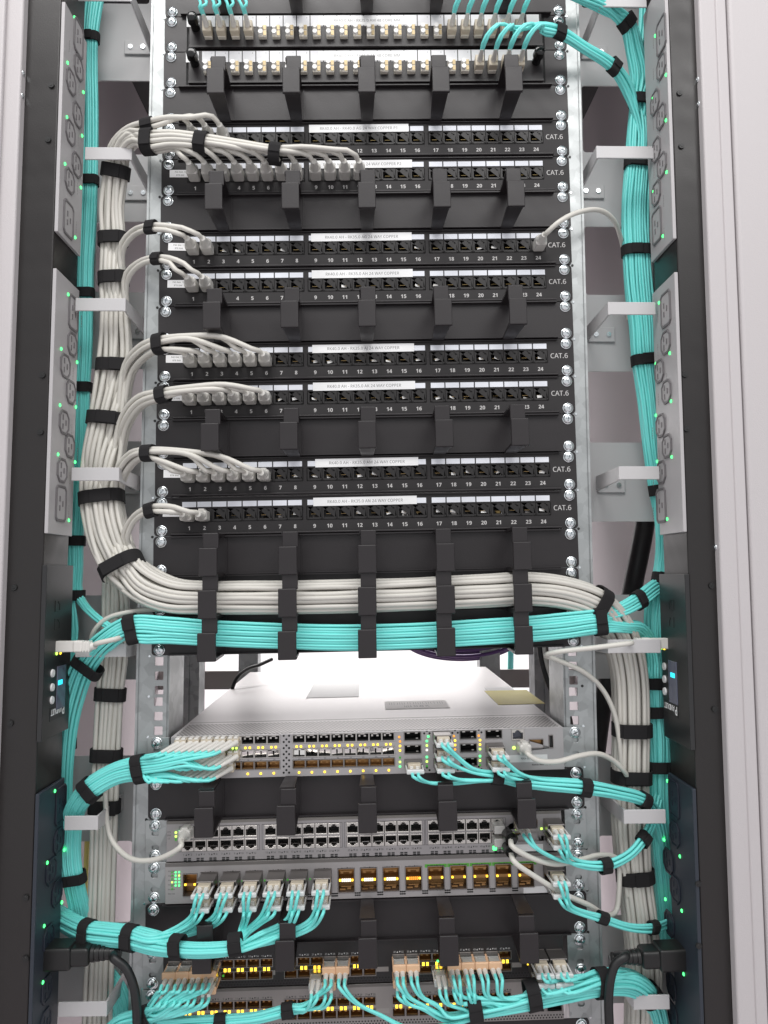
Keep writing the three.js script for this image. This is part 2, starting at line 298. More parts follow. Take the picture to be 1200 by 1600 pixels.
// ---- fibre panels
const couplerGeo = geo([rbox(9.4, 15, 6, 0.8, 0, 0, 3)]), capGeo = geo(cyl(2.9, 2.7, 4, 0, 0, 8)), lcHole = geo([box(3.4, 5.6, 0.8, 0, 0, 6.2)]), knobGeo = geo([cyl(5.2, 5.0, 10, 0, 0, 7, 20), cyl(6.6, 6.0, 9, 0, 0, 18, 20), new THREE.SphereGeometry(5.9, 18, 8, 0, 6.283, 0, 1.57).rotateX(Math.PI / 2).scale(1, 1, 0.35).translate(0, 0, 22.4)]);
const fibreX = (i) => -187.3 + 16.02 * (i + 0.0);
const fibrePlugged = { '-3': [0, 1, 2, 3, 18, 19, 20, 21, 22, 23], '-2': [20, 21, 22, 23] };
for (const [u, txt, lab] of [[-3, 'RK40.0 AH - RK35.0 AM 48 CORE MM', 'upper black fibre panel, printed AM 48 CORE MM'], [-2, 'RK40.0 AH - RK35.0 AN 48 CORE MM', 'lower black fibre panel, printed AN 48 CORE MM']]) {
  const t = unitGroup('fibre_patch_bay', lab, 'fibre panel', u);
  part('ear_plate', [extr(earPlate(), 2, 0, 0.3)], M.black, t);
  part('drawer_front', [rbox(422, 41.5, 5, 0.8, 0, 0, 4.3), span(-211, 211, -21, -18.6, 6.5, 9)], M.black, t);
  for (let i = -1; i < 25; i++) { const x = i < 0 ? -206.3 : i > 23 ? 200 : fibreX(i); sticker('label_strip', i < 0 || i > 23 ? 15 : 14.9, 13.6, i < 0 || i > 23 ? M.paper : cellMat(i), t, x, 12.6, 7.0); }
  sticker('name_label', 116, 11.5, stickerMat(116, 11.5, [txt], { fg: '#8a8a8a', size: 0.42 }), t, 1, 12.6, 7.5);
  for (let i = 0; i < 24; i++) {
    const c = put('coupler', couplerGeo, M.coupler, t, fibreX(i), -3.2, 6.5);
    if (fibrePlugged[u].includes(i)) continue;
    for (const y of [-3.5, 3.5]) { put('dust_cap', capGeo, M.cap, c, -2.1, y, 0); put('opening', lcHole, M.brass, c, 2.6, y, 0); }
  }
  for (const x of u === -3 ? [-203] : [-203, 203]) put('thumb_screw', knobGeo, M.glossBlack, t, x, 4, 5);
  part('seam', [span(-214.6, -212.6, -21.9, 21.9, 1.6, 2.3), span(212.6, 214.6, -21.9, 21.9, 1.6, 2.3)], M.hole, t);
  screws(t);
}
function cellMat(i) {
  cellMat.c ??= {}; const k = i % 6;
  return cellMat.c[k] ??= std([0.80, 0.80, 0.82], 0.6, { map: canvasTex(96, 88, (x, W, H) => { x.fillStyle = '#fff'; x.fillRect(0, 0, W, H); x.fillStyle = '#888'; x.font = '15px sans-serif'; x.fillText(String(i + 1), 70, 22); }) });
}

// ---- copper patch panels
const portX = (n) => { const g = Math.floor(n / 8); return (g - 1) * 141.8 + ((n % 8) - 3.5) * 17.1; };
const PLUGY = -1.5;
const jackGeo = (() => {
  const f = rrect(17.0, 14.8, 0.3); f.holes.push(poly([[-6.1, -4.6], [6.1, -4.6], [6.1, 3.2], [3.2, 3.2], [3.2, 5.0], [1.6, 5.0], [1.6, 6.4], [-1.6, 6.4], [-1.6, 5.0], [-3.2, 5.0], [-3.2, 3.2], [-6.1, 3.2]], THREE.Path));
  return geo([extr(f, 9, -7.6, 0.3), span(-8, 8, -7, 7, -9, -7.6), span(-8, -6.2, -6.4, -4.8, 1.4, 2.1), span(6.2, 8, -6.4, -4.8, 1.4, 2.1)]);
})();
const contactGeo = geo([...Array(8)].map((_, i) => box(0.55, 0.5, 6.2, (i - 3.5) * 1.02, 0, 0).rotateX(0.45)));
const glintReflectorGeo = geo([box(5.8, 3.4, 0.4).rotateX(-0.5), box(0.5, 3, 2, 4.6, -2.4, 1)]);  // tilted metal plate added to catch glints inside the jacks
const panelFace = canvasTex(2048, 190, (x, W, H) => {
  x.fillStyle = '#232021'; x.fillRect(0, 0, W, H); x.fillStyle = '#e8e6e4'; x.textAlign = 'center'; x.textBaseline = 'middle';
  const tx = (mm) => (mm + 241.3) / 482.6 * W, ty = (mm) => (21.9 - mm) / 43.8 * H;
  x.fillStyle = '#d2d0ce'; x.font = 'bold 26px sans-serif'; for (let n = 0; n < 24; n++) x.fillText(String(n + 1), tx(portX(n)), ty(-13.6));
  x.font = '35px sans-serif'; x.fillText('CAT.6', tx(224), ty(2));
});
const panelMat = std(0xffffff, 0.62, { map: panelFace, bumpMap: grain, bumpScale: 0.0001 });
const earLabelMat = stickerMat(26, 9, ['P40 RAK 72', 'RTR RAK'], { fg: '#555', size: 0.3, px: 10 });
const GLINT = { 3: [3, 4, 7, 16, 20, 21], 4: [16, 17, 11], 6: [9, 10, 13, 14, 16, 17, 20, 21, 24], 7: [7, 8, 9, 15, 17, 18, 24], 9: [8, 9, 12, 13, 18, 19, 21, 24], 10: [8, 12, 14, 15, 17, 18, 20, 24] }, glintGeo = geo(rbox(6.2, 3.3, 0.5, 0.2));  // white plates that paint bright glints into chosen ports
const PANELS = [[0, 'RK40.0 AH - RK40.0 AG 24 WAY COPPER P1', 'AG 24 WAY COPPER P1', [0, 1, 2], -9], [1, 'RK40.0 AH - RK40.0 AG 24 WAY COPPER P2', 'AG 24 WAY COPPER P2', [0, 1, 2, 3, 4, 5, 6, 7, 8, 9, 10, 11], -5],
  [3, 'RK40.0 AH - RK35.0 AG 24 WAY COPPER', 'RK35.0 AG 24 WAY COPPER', [0, 1, 23], -6], [4, 'RK40.0 AH - RK35.0 AH 24 WAY COPPER', 'RK35.0 AH 24 WAY COPPER', [0, 1], -5], [6, 'RK40.0 AH - RK35.0 AJ 24 WAY COPPER', 'RK35.0 AJ 24 WAY COPPER', [0, 1, 2, 3, 4, 5], -4],
  [7, 'RK40.0 AH - RK35.0 AK 24 WAY COPPER', 'RK35.0 AK 24 WAY COPPER', [0, 1, 2, 3, 4, 5], -3], [9, 'RK40.0 AH - RK35.0 AM 24 WAY COPPER', 'RK35.0 AM 24 WAY COPPER', [0, 1, 2, 3, 4, 5], 0], [10, 'RK40.0 AH - RK35.0 AN 24 WAY COPPER', 'RK35.0 AN 24 WAY COPPER', [0, 1], -2]];
for (const [u, txt, short, plugged, lx] of PANELS) {
  const t = unitGroup('patch_bay', `black 24 port copper patch panel printed ${short}`, 'patch panel', u);
  const sh = earPlate(); for (const g of [-141.8, 0, 141.8]) sh.holes.push(rrect(137.5, 15, 0.3, g, 1.2, THREE.Path));
  const face = extr(sh, 2, 0, 0.25); faceUV(face, -241.3, 241.3, -21.9, 21.9);
  part('face_plate', [face], panelMat, t, true);
  part('lip', [rbox(444, 2.4, 5, 0.9, 0, -20.4, 3.4), rbox(444, 1.6, 3, 0.5, 0, 20.8, 2.6)], M.black, t);
  part('housing', [span(-221, 221, -19.5, 19.5, -32, -9.4), span(-221, -211, -19.5, 19.5, -9.4, -0.3), span(211, 221, -19.5, 19.5, -9.4, -0.3)], M.blackFlat, t);  // black box added behind the jacks to block bright gaps
  for (let n = 0; n < 24; n++) {
    const j = put('jack', jackGeo, M.jack, t, portX(n), 1.2, 1.2);
    if (!plugged.includes(n)) { put('contact', contactGeo, M.gold, j, 0, 0.4, -3.6); const k = rnd(); if (k > 0.35) put('shutter', glintReflectorGeo, k > 0.8 ? M.silverGlint : M.darkTin, j, jit(1), -2.8 + jit(0.8), -5.4, jit(0.5), jit(0.5), 0); if ((GLINT[u] || []).includes(n + 1)) put('latch_plate', glintGeo, M.cap, j, jit(1.2), -1.2 + jit(1.2), -0.9, -0.3 + jit(0.3), jit(0.5), jit(0.25)); }
    sticker('label_strip', 15.7, 6.0, M.label, t, portX(n), 13.4, 2.3);
  }
  sticker('name_label', 118, 9.6, stickerMat(118, 9.6, [txt], { fg: '#777', size: 0.5 }), t, lx, 13.9, 2.9, 0.003);
  if (u) sticker('ear_label', 25, 9, earLabelMat, t, -219, 4.5, 2.3, -0.02 + jit(0.02));
  screws(t);
}

// ---- active units
function unitEars(t, h = 43.5) {                   // zinc side brackets with round and slotted holes
  for (const s of [-1, 1]) {
    const sh = rrect(24, h, 1, s * 231, 0);
    for (const y of [-7.5, 7.5]) sh.holes.push(rrect(7.6, 5.4, 2.6, s * 232.5, y, THREE.Path));
    part('bracket', [extr(sh, 2, 0.2, 0.2)], M.zinc, t);
  }
}
const cage = (w, h, d = 16) => { const f = rrect(w, h, 0.3); f.holes.push(rrect(w - 1.2, h - 1.2, 0.2, 0, 0, THREE.Path)); return extr(f, d, -d + 0.8); };
const sfpCage = geo(cage(13.9, 9.2)), sfpBack = geo([box(12, 7.6, 0.5, 0, 0, -12), span(-6, 6, -3.8, -3.2, -12, -2)]), sfpFlap = geo([span(-6.2, -0.8, -4.2, 2.2, -3.2, -2.8), span(0.8, 6.2, -4.2, 2.2, -3.2, -2.8)].map((g) => g.rotateX(-0.12))), sfpTongue = geo([box(4.6, 1, 6, 0, 3, -3), box(2, 2.2, 0.6, -3.6, 1, -2), box(2.4, 1.6, 0.6, 2.4, 0.6, -2.4)]);
const qsfpCage = geo(cage(19, 9.6)), qsfpBack = geo([box(17.4, 8, 0.5, 0, 0, -13), span(-8, 8, -4, -3.4, -12, -1)]), qsfpSpring = geo([box(3, 1.1, 0.6, -4.5, 2.8, 0), box(3, 1.1, 0.6, 4.5, 2.8, 0), box(2.4, 1.2, 0.6, 5, -3, 0)]);
const rjSmall = (() => { const f = rrect(13.3, 12, 0.2); f.holes.push(poly([[-5.6, -4.6], [5.6, -4.6], [5.6, 2.2], [3, 2.2], [3, 3.6], [1.6, 3.6], [1.6, 4.8], [-1.6, 4.8], [-1.6, 3.6], [-3, 3.6], [-3, 2.2], [-5.6, 2.2]], THREE.Path)); return geo([extr(f, 10, -9.6, 0.15)]); })();
const rjSmallBack = geo([box(12.6, 11.4, 0.5, 0, 0, -9.6)]), rjPins = geo([...Array(8)].map((_, i) => box(0.5, 0.5, 5, (i - 3.5) * 1.0, 2, -6)));
function chassis(u, label, { xl, xr, h = 43, zf, depth, mat, top, draw, holes = [], name = 'network_switch' }) {
  const t = unitGroup(name, label, 'network switch', u);
  const w = xr - xl, cx = (xl + xr) / 2, sh = rrect(w, h, 0.8, cx, 0);
  for (const [x, y, a, b] of holes) sh.holes.push(rrect(a, b, 0.2, x, y, THREE.Path));
  const f = extr(sh, 2, zf - 2, 0.3); faceUV(f, xl, xr, -h / 2, h / 2);
  part('face_plate', [f], std(0xffffff, 0.42, { metalness: 0.25, map: canvasTex(2048, Math.round(2048 * h / w), (x, W, H) => { x.textAlign = 'center'; x.textBaseline = 'middle'; draw(x, W, H, (mm) => (mm - xl) / w * W, (mm) => (h / 2 - mm) / h * H, W / w); }) }), t, true);
  part('cover', [span(xl, xr, h / 2 - 1.2, h / 2, -depth, zf - 2.2), span(xl, xl + 1.2, -h / 2, h / 2 - 1.2, -depth, zf - 2.2), span(xr - 1.2, xr, -h / 2, h / 2 - 1.2, -depth, zf - 2.2)], top, t);
  part('inside', [span(xl + 2, xr - 2, -h / 2 + 1, h / 2 - 2, -60, -25)], M.hole, t);
  return t;
}
const dotStrip = (w, d, step, r, bg, fg) => canvasTex(2048, Math.round(2048 * d / w), (x, W, H) => { x.fillStyle = bg; x.fillRect(0, 0, W, H); x.fillStyle = fg; const k = W / w; for (let j = 0; j * step < d; j++) for (let i = 0; i * step < w; i++) { x.beginPath(); x.arc((i + (j % 2) * 0.5) * step * k, (j + 0.5) * step * k, r * k, 0, 7); x.fill(); } });
const tri = (x, X, Y, s, up) => { x.beginPath(); x.moveTo(X - s, Y + (up ? s : -s)); x.lineTo(X + s, Y + (up ? s : -s)); x.lineTo(X, Y + (up ? -s : s)); x.fill(); };
function portNo(x, X, Y, k, n, fg) { x.fillStyle = fg; x.font = `${Math.round(2.5 * k)}px sans-serif`; x.fillText(String(n), X - 4.2 * k, Y); x.fillText(String(n + 1), X + 4.2 * k, Y); tri(x, X - 1.3 * k, Y, 0.9 * k, true); tri(x, X + 1.3 * k, Y, 0.9 * k, false); }
const XL = (u, px, y, z) => Lp(u, px, y + (600 - px) * 0.0176, z);     // px on a row whose height is given at mid photo
const led = (t, g, m, p, dz = 0.4) => put('indicator', g, m, t, p.x, p.y, p.z + dz);

// silver switch with the deep top (unit 16)
const Z1 = 8, sw1Col = (k) => k < 8 ? 285.5 + k * 20.3 : 467 + (k - 8) * 20;
{
  const u = 16, a = Lp(u, 267, 1180, Z1), b = Lp(u, 881, 1168, Z1), y = (py) => XL(u, 600, py, Z1).y;
  const R = [y(1151), y(1173), y(1190.5)], holes = [];
  const q = [[645, 0], [690, 0], [732, 0], [772, 0]];
  for (const [c0, c1] of [[0, 7], [8, 15]]) { const x0 = XL(u, sw1Col(c0), 1175, Z1).x, x1 = XL(u, sw1Col(c1), 1175, Z1).x; for (const r of R) holes.push([(x0 + x1) / 2, r, x1 - x0 + 14, 9.4]); }
  const qx = q.map(([px]) => XL(u, px, 1170, Z1).x), qy = [y(1151.5), y(1172), y(1194)];
  for (const x of qx) for (const r of qy) if (!(x === qx[3] && r === qy[1] && 0)) holes.push([x, r, 19, 9.6]);
  const mg = [[809, 1151.5, 13.3, 12], [817, 1171, 13.3, 12], [838, 1166, 16, 10], [861, 1163, 5, 14]].map(([px, py, w, h]) => { const p = XL(u, px, py, Z1); return [p.x, p.y, w, h]; });
  holes.push(...mg);
  const t = chassis(u, 'silver switch pulled forward with its deep top showing, many amber lights', { xl: a.x, xr: b.x, h: 45.5, zf: Z1, depth: 560, top: M.chassisTop, holes,
    draw(x, W, H, X, Y, k) {
      x.fillStyle = '#a7a4a5'; x.fillRect(0, 0, W, H);
      for (let c = 0; c < 16; c++) { const cx = X(XL(u, sw1Col(c), 1175, Z1).x); portNo(x, cx, Y(y(1142.3)), k, 1 + c * 3, '#2c2c2c'); x.font = `${Math.round(2.3 * k)}px sans-serif`; x.fillText(`▾${c * 3 + 3}`, cx, Y(y(1182.5))); }
      x.fillStyle = '#101010'; for (const px of [447.5, 667, 711, 748]) for (let j = 0; j < 7; j++) for (const s of [-1, 0, 1]) { if (px > 450 && j > 0 && j < 6) continue; const p = XL(u, px + s * 4.2, 1143 + j * 9.6 + (s ? 4 : 0), Z1); x.beginPath(); x.arc(X(p.x), Y(p.y), 1.15 * k, 0, 7); x.fill(); }
      x.fillStyle = '#d8d8d8'; const p = XL(u, 826, 1189, Z1); x.fillRect(X(p.x) - 21 * k, Y(p.y) - 4 * k, 42 * k, 8 * k);
      x.fillStyle = '#333'; x.font = `${Math.round(3 * k)}px sans-serif`; x.fillText('NXA-30CF-PE', X(p.x), Y(p.y)); x.font = `bold ${Math.round(2.6 * k)}px sans-serif`; x.fillText('Nexus 9000 YC-48', X(p.x) + 14 * k, Y(p.y) + 7 * k);
      x.fillStyle = '#222'; x.beginPath(); const r = XL(u, 849, 1173, Z1); x.arc(X(r.x), Y(r.y), 1 * k, 0, 7); x.fill();
    } });
  unitEars(t); screws(t, [15.875]);
  for (let c = 0; c < 16; c++) R.forEach((r, i) => {
    const x = XL(u, sw1Col(c), 1175, Z1).x, g = put('cage', sfpCage, i === 2 ? M.darkTin : M.tin, t, x, r, Z1 - 0.2);
    put('cage_back', sfpBack, i === 2 ? M.amberLitTin : M.hole, g); put('cage_tongue', sfpTongue, i === 2 ? M.amberLitTin : M.tin, g, 0, 0, -2);
    if (i === 1) put('flap', sfpFlap, M.silverGlint, g, 0, 0, -0.5, 0.35 + jit(0.25), jit(0.2), 0);
    if (c >= 5) { if (i === 1) for (const s of [-2.4, 2.4]) led(t, ledGeo, LED.amber, V(x + s, y(1163), Z1)); if (i === 2) led(t, ledGeo, LED.amber, V(x, y(1203.5), Z1)); }
    else if (i === 1 && c > 1) for (const s of [-2, 2]) led(t, ledGeo, LED.lime, V(x + s, y(1163), Z1));
  });
  qx.forEach((x, c) => qy.forEach((r, i) => { const g = put('cage', qsfpCage, M.darkTin, t, x, r, Z1 - 0.2); put('cage_back', qsfpBack, M.hole, g); put('spring', qsfpSpring, M.tin, g, 0, 0, -3); }));
  for (const [px, ms] of [[625, ['orange', 'orange', 'amber', 'amber', 'dim', 'lime', 'green']], [667, ['green', 'green', 'lime', 'white', 'green', 'lime', 'dim']], [711, ['orange', 'amber', 'amber', 'orange']], [750, ['orange', 'amber', 'amber', 'lime', 'green', 'lime', 'dim']]])
    ms.forEach((m, i) => led(t, ledGeo, LED[m], XL(u, px + (i < 1 ? jit(3) : 0), 1152 + i * 7 + (i > 3 ? 4 : 0), Z1), 0.2));
  for (const [i, s] of [[0, -1], [1, -1]]) { const g = put('port', rjSmall, M.tin, t, mg[i][0], mg[i][1], Z1 + 0.3); put('port_back', rjSmallBack, i ? M.hole : M.lcd, g); }
  const us = put('port', geo(cage(16, 10)), M.darkTin, t, mg[2][0], mg[2][1], Z1); put('port_back', geo(box(14, 8, 0.5, 0, 0, -6)), M.amberLitTin, us);
  const ub = put('port', geo(cage(5, 14)), M.darkTin, t, mg[3][0], mg[3][1], Z1); put('port_back', geo(box(1.8, 11, 6, 0, 0, -4)), M.plasticBlack, ub);
  led(t, ledRound, LED.lime, XL(u, 803, 1172, Z1));
  // vents, stickers and the label on the top cover
  const vw = b.x - a.x - 8, vd = 62, gv = geo(faceUV(box(vw, vd, 0.3), -vw / 2, vw / 2, -vd / 2, vd / 2), true);
  put('vent_strip', gv, std(0xffffff, 0.4, { metalness: 0.5, map: dotStrip(vw, vd, 4.6, 1.45, '#bdb9b8', '#3c3a3a') }), t, (a.x + b.x) / 2, 22.95, Z1 - 38, -Math.PI / 2);
  const yt = -u * UNIT + 22.8, top = (x0, x1, y0, y1) => { const p = PY((x0 + x1) / 2, (y0 + y1) / 2, yt), l = PY(x0, (y0 + y1) / 2, yt), r = PY(x1, (y0 + y1) / 2, yt), f = PY((x0 + x1) / 2, y1, yt), k = PY((x0 + x1) / 2, y0, yt); return [p.x, (k.z + f.z) / 2, r.x - l.x, Math.abs(f.z - k.z)]; };
  const flat = (name, [x, z, w, d], m, hgt = 0.4) => put(name, geo(faceUV(box(w, d, hgt), -w / 2, w / 2, -d / 2, d / 2), true), m, t, x, 22.95 + hgt / 2, z, -Math.PI / 2);
  flat('paper_tag', top(486, 562, 1062, 1089), M.paper); flat('serial_label', top(602, 700, 1097, 1109), stickerMat(70, 16, ['||| |||| || ||||| ||| | |||', 'NXA 30 48 YC'], { bg: '#eeeae8', fg: '#8a8a8a', size: 0.3 }));
  flat('warning_sticker', top(768, 838, 1083, 1105), M.yellow); flat('tag_sticker', top(760, 800, 1078, 1083), M.paper);
  part('seam', [span(a.x + 2, b.x - 2, 22.75, 23.0, -74, -72.6)], M.darkTin, t);
}

// 48 port grey switch (unit 18)
const Z2 = 6, sw2Col = (k) => [293, 422.5, 551, 678][Math.floor(k / 6)] + (k % 6) * 19.85;
{
  const u = 18, a = Lp(u, 260, 1318, Z2), b = Lp(u, 878, 1300, Z2), y = (py) => XL(u, 600, py, Z2).y, R = [y(1293), y(1313)], holes = [];
  for (let g = 0; g < 4; g++) { const x0 = XL(u, sw2Col(g * 6), 1300, Z2).x, x1 = XL(u, sw2Col(g * 6 + 5), 1300, Z2).x; for (const r of R) holes.push([(x0 + x1) / 2, r, x1 - x0 + 13.6, 12.4]); }
  const sx = [813, 831].map((p) => XL(u, p, 1300, Z2).x), qx = XL(u, 863, 1300, Z2).x;
  for (const r of R) { for (const x of sx) holes.push([x, r, 13.6, 9.4]); holes.push([qx, r, 19, 9.6]); }
  const t = chassis(u, 'grey 48 port copper switch with rows of empty sockets', { xl: a.x, xr: b.x, h: 43, zf: Z2, depth: 400, top: M.chassis, holes,
    draw(x, W, H, X, Y, k) {
      x.fillStyle = '#9a9697'; x.fillRect(0, 0, W, H); x.fillStyle = '#77736f'; x.fillRect(0, 0, W, 3.4 * k);
      for (let g = 0; g < 4; g++) { x.strokeStyle = '#5c595a'; x.lineWidth = 0.5 * k; const x0 = X(XL(u, sw2Col(g * 6) - 13, 1300, Z2).x), x1 = X(XL(u, sw2Col(g * 6 + 5) + 13, 1300, Z2).x); x.strokeRect(x0, Y(y(1283)), x1 - x0, Y(y(1322)) - Y(y(1283))); }
      for (let c = 0; c < 24; c++) { const cx = X(XL(u, sw2Col(c), 1300, Z2).x); portNo(x, cx, Y(y(1327)), k, 1 + 2 * c, '#2a2a2a'); x.fillStyle = '#2a2a2a'; for (const s of [-2.2, 2.2]) for (const e of [0, 1]) x.fillRect(cx + (s - 1.8) * k, Y(y(1332)) + e * 1.9 * k, 3.4 * k, 1.5 * k); }
      x.fillStyle = '#444'; x.font = `${Math.round(2.4 * k)}px sans-serif`; ['STS', 'ENV', 'LS'].forEach((s, i) => x.fillText(s, X(XL(u, 264, 1300, Z2).x), Y(y(1291 + i * 5))));
      x.fillStyle = '#e6e6e6'; const p = XL(u, 826, 1329, Z2); x.fillRect(X(p.x) - 16 * k, Y(p.y) - 4 * k, 32 * k, 8 * k);
    } });
  unitEars(t); screws(t);
  for (let c = 0; c < 24; c++) R.forEach((r, i) => {
    const x = XL(u, sw2Col(c), 1300, Z2).x, g = put('socket', rjSmall, M.tin, t, x, r, Z2 - 0.4, 0, 0, i ? Math.PI : 0);
    put('socket_back', rjSmallBack, M.hole, g); put('contact', rjPins, c > 11 && c < 18 && i ? M.silverGlint : M.darkTin, g);
  });
  for (const r of R) { for (const x of sx) { const g = put('cage', sfpCage, M.darkTin, t, x, r, Z2); put('cage_back', sfpBack, M.amberLitTin, g); put('cage_tongue', sfpTongue, M.amberLitTin, g, 0, 0, -2); } const g = put('cage', qsfpCage, M.darkTin, t, qx, r, Z2); put('cage_back', qsfpBack, M.hole, g); }
  for (const [px, py, m] of [[275, 1299, 'lime'], [275, 1305, 'lime'], [281, 1297, 'green'], [275, 1310, 'dim'], [807, 1303, 'lime'], [823, 1300, 'amber'], [829, 1300, 'amber'], [846, 1303, 'lime']]) led(t, ledGeo, LED[m], XL(u, px, py - 4, Z2));
  led(t, geo(rbox(4.6, 4.6, 2.4, 1)), LED.green, XL(u, 773, 1328, Z2));
  const vw = b.x - a.x - 10, gv = geo(faceUV(box(vw, 14, 0.3), -vw / 2, vw / 2, -7, 7), true);
  put('vent_strip', gv, std(0xffffff, 0.5, { metalness: 0.4, map: dotStrip(vw, 14, 3.6, 1.2, '#6d6a69', '#222222') }), t, (a.x + b.x) / 2, 21.8, Z2 - 10, -Math.PI / 2);
}

// grey unit with large transceivers (unit 19)
const Z3 = 6, sw3Col = (k) => k < 6 ? [327, 362, 397, 433, 468, 505][k] : 541 + (k - 6) * 35.1;
const sw3Row = [1363, 1386];
{
  const u = 19, a = Lp(u, 258, 1385, Z3), b = Lp(u, 852, 1368, Z3), y = (py) => XL(u, 600, py, Z3).y, holes = [];
  for (let c = 0; c < 15; c++) holes.push([XL(u, sw3Col(c), 1375, Z3).x, y(1374), 18.6, 26]);
  holes.push([XL(u, 297, 1375, Z3).x, y(1374), 16, 24]);
  const qx = XL(u, 863, 1375, Z3).x;
  const t = chassis(u, 'grey switch with large grey transceivers on its left and amber lit cages', { xl: a.x, xr: XL(u, 880, 1370, Z3).x, h: 43, zf: Z3, depth: 400, top: M.chassis, holes: [...holes, [qx, y(1374), 19, 26]],
    draw(x, W, H, X, Y, k) {
      x.fillStyle = '#a19d9d'; x.fillRect(0, 0, W, H); x.fillStyle = '#6f6b69'; x.fillRect(0, 0, W, 4 * k); x.fillStyle = '#0d0d0d';
      for (let c = 0; c < 15; c++) { const cx = X(XL(u, sw3Col(c), 1375, Z3).x); if (c > 9) { x.fillStyle = '#56a33c'; x.fillRect(cx - 12 * k, Y(y(1355)) - 1.8 * k, 24 * k, 3.6 * k); } portNo(x, cx, Y(y(1355)), k, 1 + 2 * c, '#222'); x.fillStyle = '#111'; for (const s of [-1, 1]) for (let i = 0; i < 6; i++) { x.beginPath(); x.arc(cx + s * 12 * k + (i % 3 - 1) * 2.2 * k, Y(y(1394)) + (i > 2 ? 2.4 : 0) * k, 0.8 * k, 0, 7); x.fill(); } }
      x.fillStyle = '#444'; x.font = `${Math.round(2 * k)}px sans-serif`; for (let i = 0; i < 6; i++) x.fillText('PSU FAN', X(XL(u, 268, 1375, Z3).x), Y(y(1352 + i * 7)));
      x.fillStyle = '#e6e6e6'; const p = XL(u, 835, 1395, Z3); x.fillRect(X(p.x) - 12 * k, Y(p.y) - 4 * k, 26 * k, 8 * k);
    } });
  unitEars(t); screws(t);
  const dbl = geo(cage(18.4, 25.6)), inner = geo([box(16.6, 23.8, 0.5, 0, 0, -14), span(-8.2, 8.2, -1.6, 1.6, -14, -1)]), lip = geo([box(13, 1.2, 0.8, 0, 9, -2), box(3, 2, 0.8, -4.6, 7.4, -3), box(3, 2, 0.8, 4.6, 7.4, -3), box(11, 0.9, 0.8, 0, -7, -2), box(4, 2, 0.8, 3, -9.4, -3), box(6, 1.5, 0.8, -4, -10, -2)]), wlight = geo([...Array(10)].map((_, i) => box(1.6, 1.3, 0.6, (i % 5 - 2) * 2.1, i > 4 ? 0.9 : -0.9, -0.6)));
  const gsp = [0.9, 1, 1, 0.5];
  for (let c = 0; c < 16; c++) {
    const x = c < 15 ? XL(u, sw3Col(c), 1375, Z3).x : qx, g = put('cage', dbl, M.darkTin, t, x, y(1374), Z3 - 0.2);
    put('cage_back', inner, M.amberLitTin, g); put('spring', lip, M.amberLitTin, g);
    if (c > 5 && c < 15) { for (const s of [-6.6, 6.6]) led(t, ledGeo, LED.amber, V(x + s, y(1373.5), Z3)); if (c < 10) put('light_bar', wlight, c < 9 ? LED.white : LED.orange, g, 0, 0, 0); }
    if (c < 5) led(t, ledTiny, LED.dim, V(x + 11.5, y(1370), Z3));
  }
  { const x = XL(u, 297, 1375, Z3).x, g = put('cage', geo(cage(16, 24)), M.darkTin, t, x, y(1374), Z3 - 0.2); put('cage_back', geo([box(14, 22, 0.5, 0, 0, -13), span(-7, 7, -1.4, 1.4, -13, -1)]), M.amberLitTin, g); for (const s of [-5, 5]) led(t, ledGeo, LED.amber, V(x + s, y(1373), Z3)); }
  for (let i = 0; i < 16; i++) led(t, ledTiny, i === 5 || i === 9 ? LED.lime : i % 3 ? LED.green : LED.dim, XL(u, 269 + (i % 3) * 5.5, 1357 + Math.floor(i / 3) * 5.2, Z3));
}

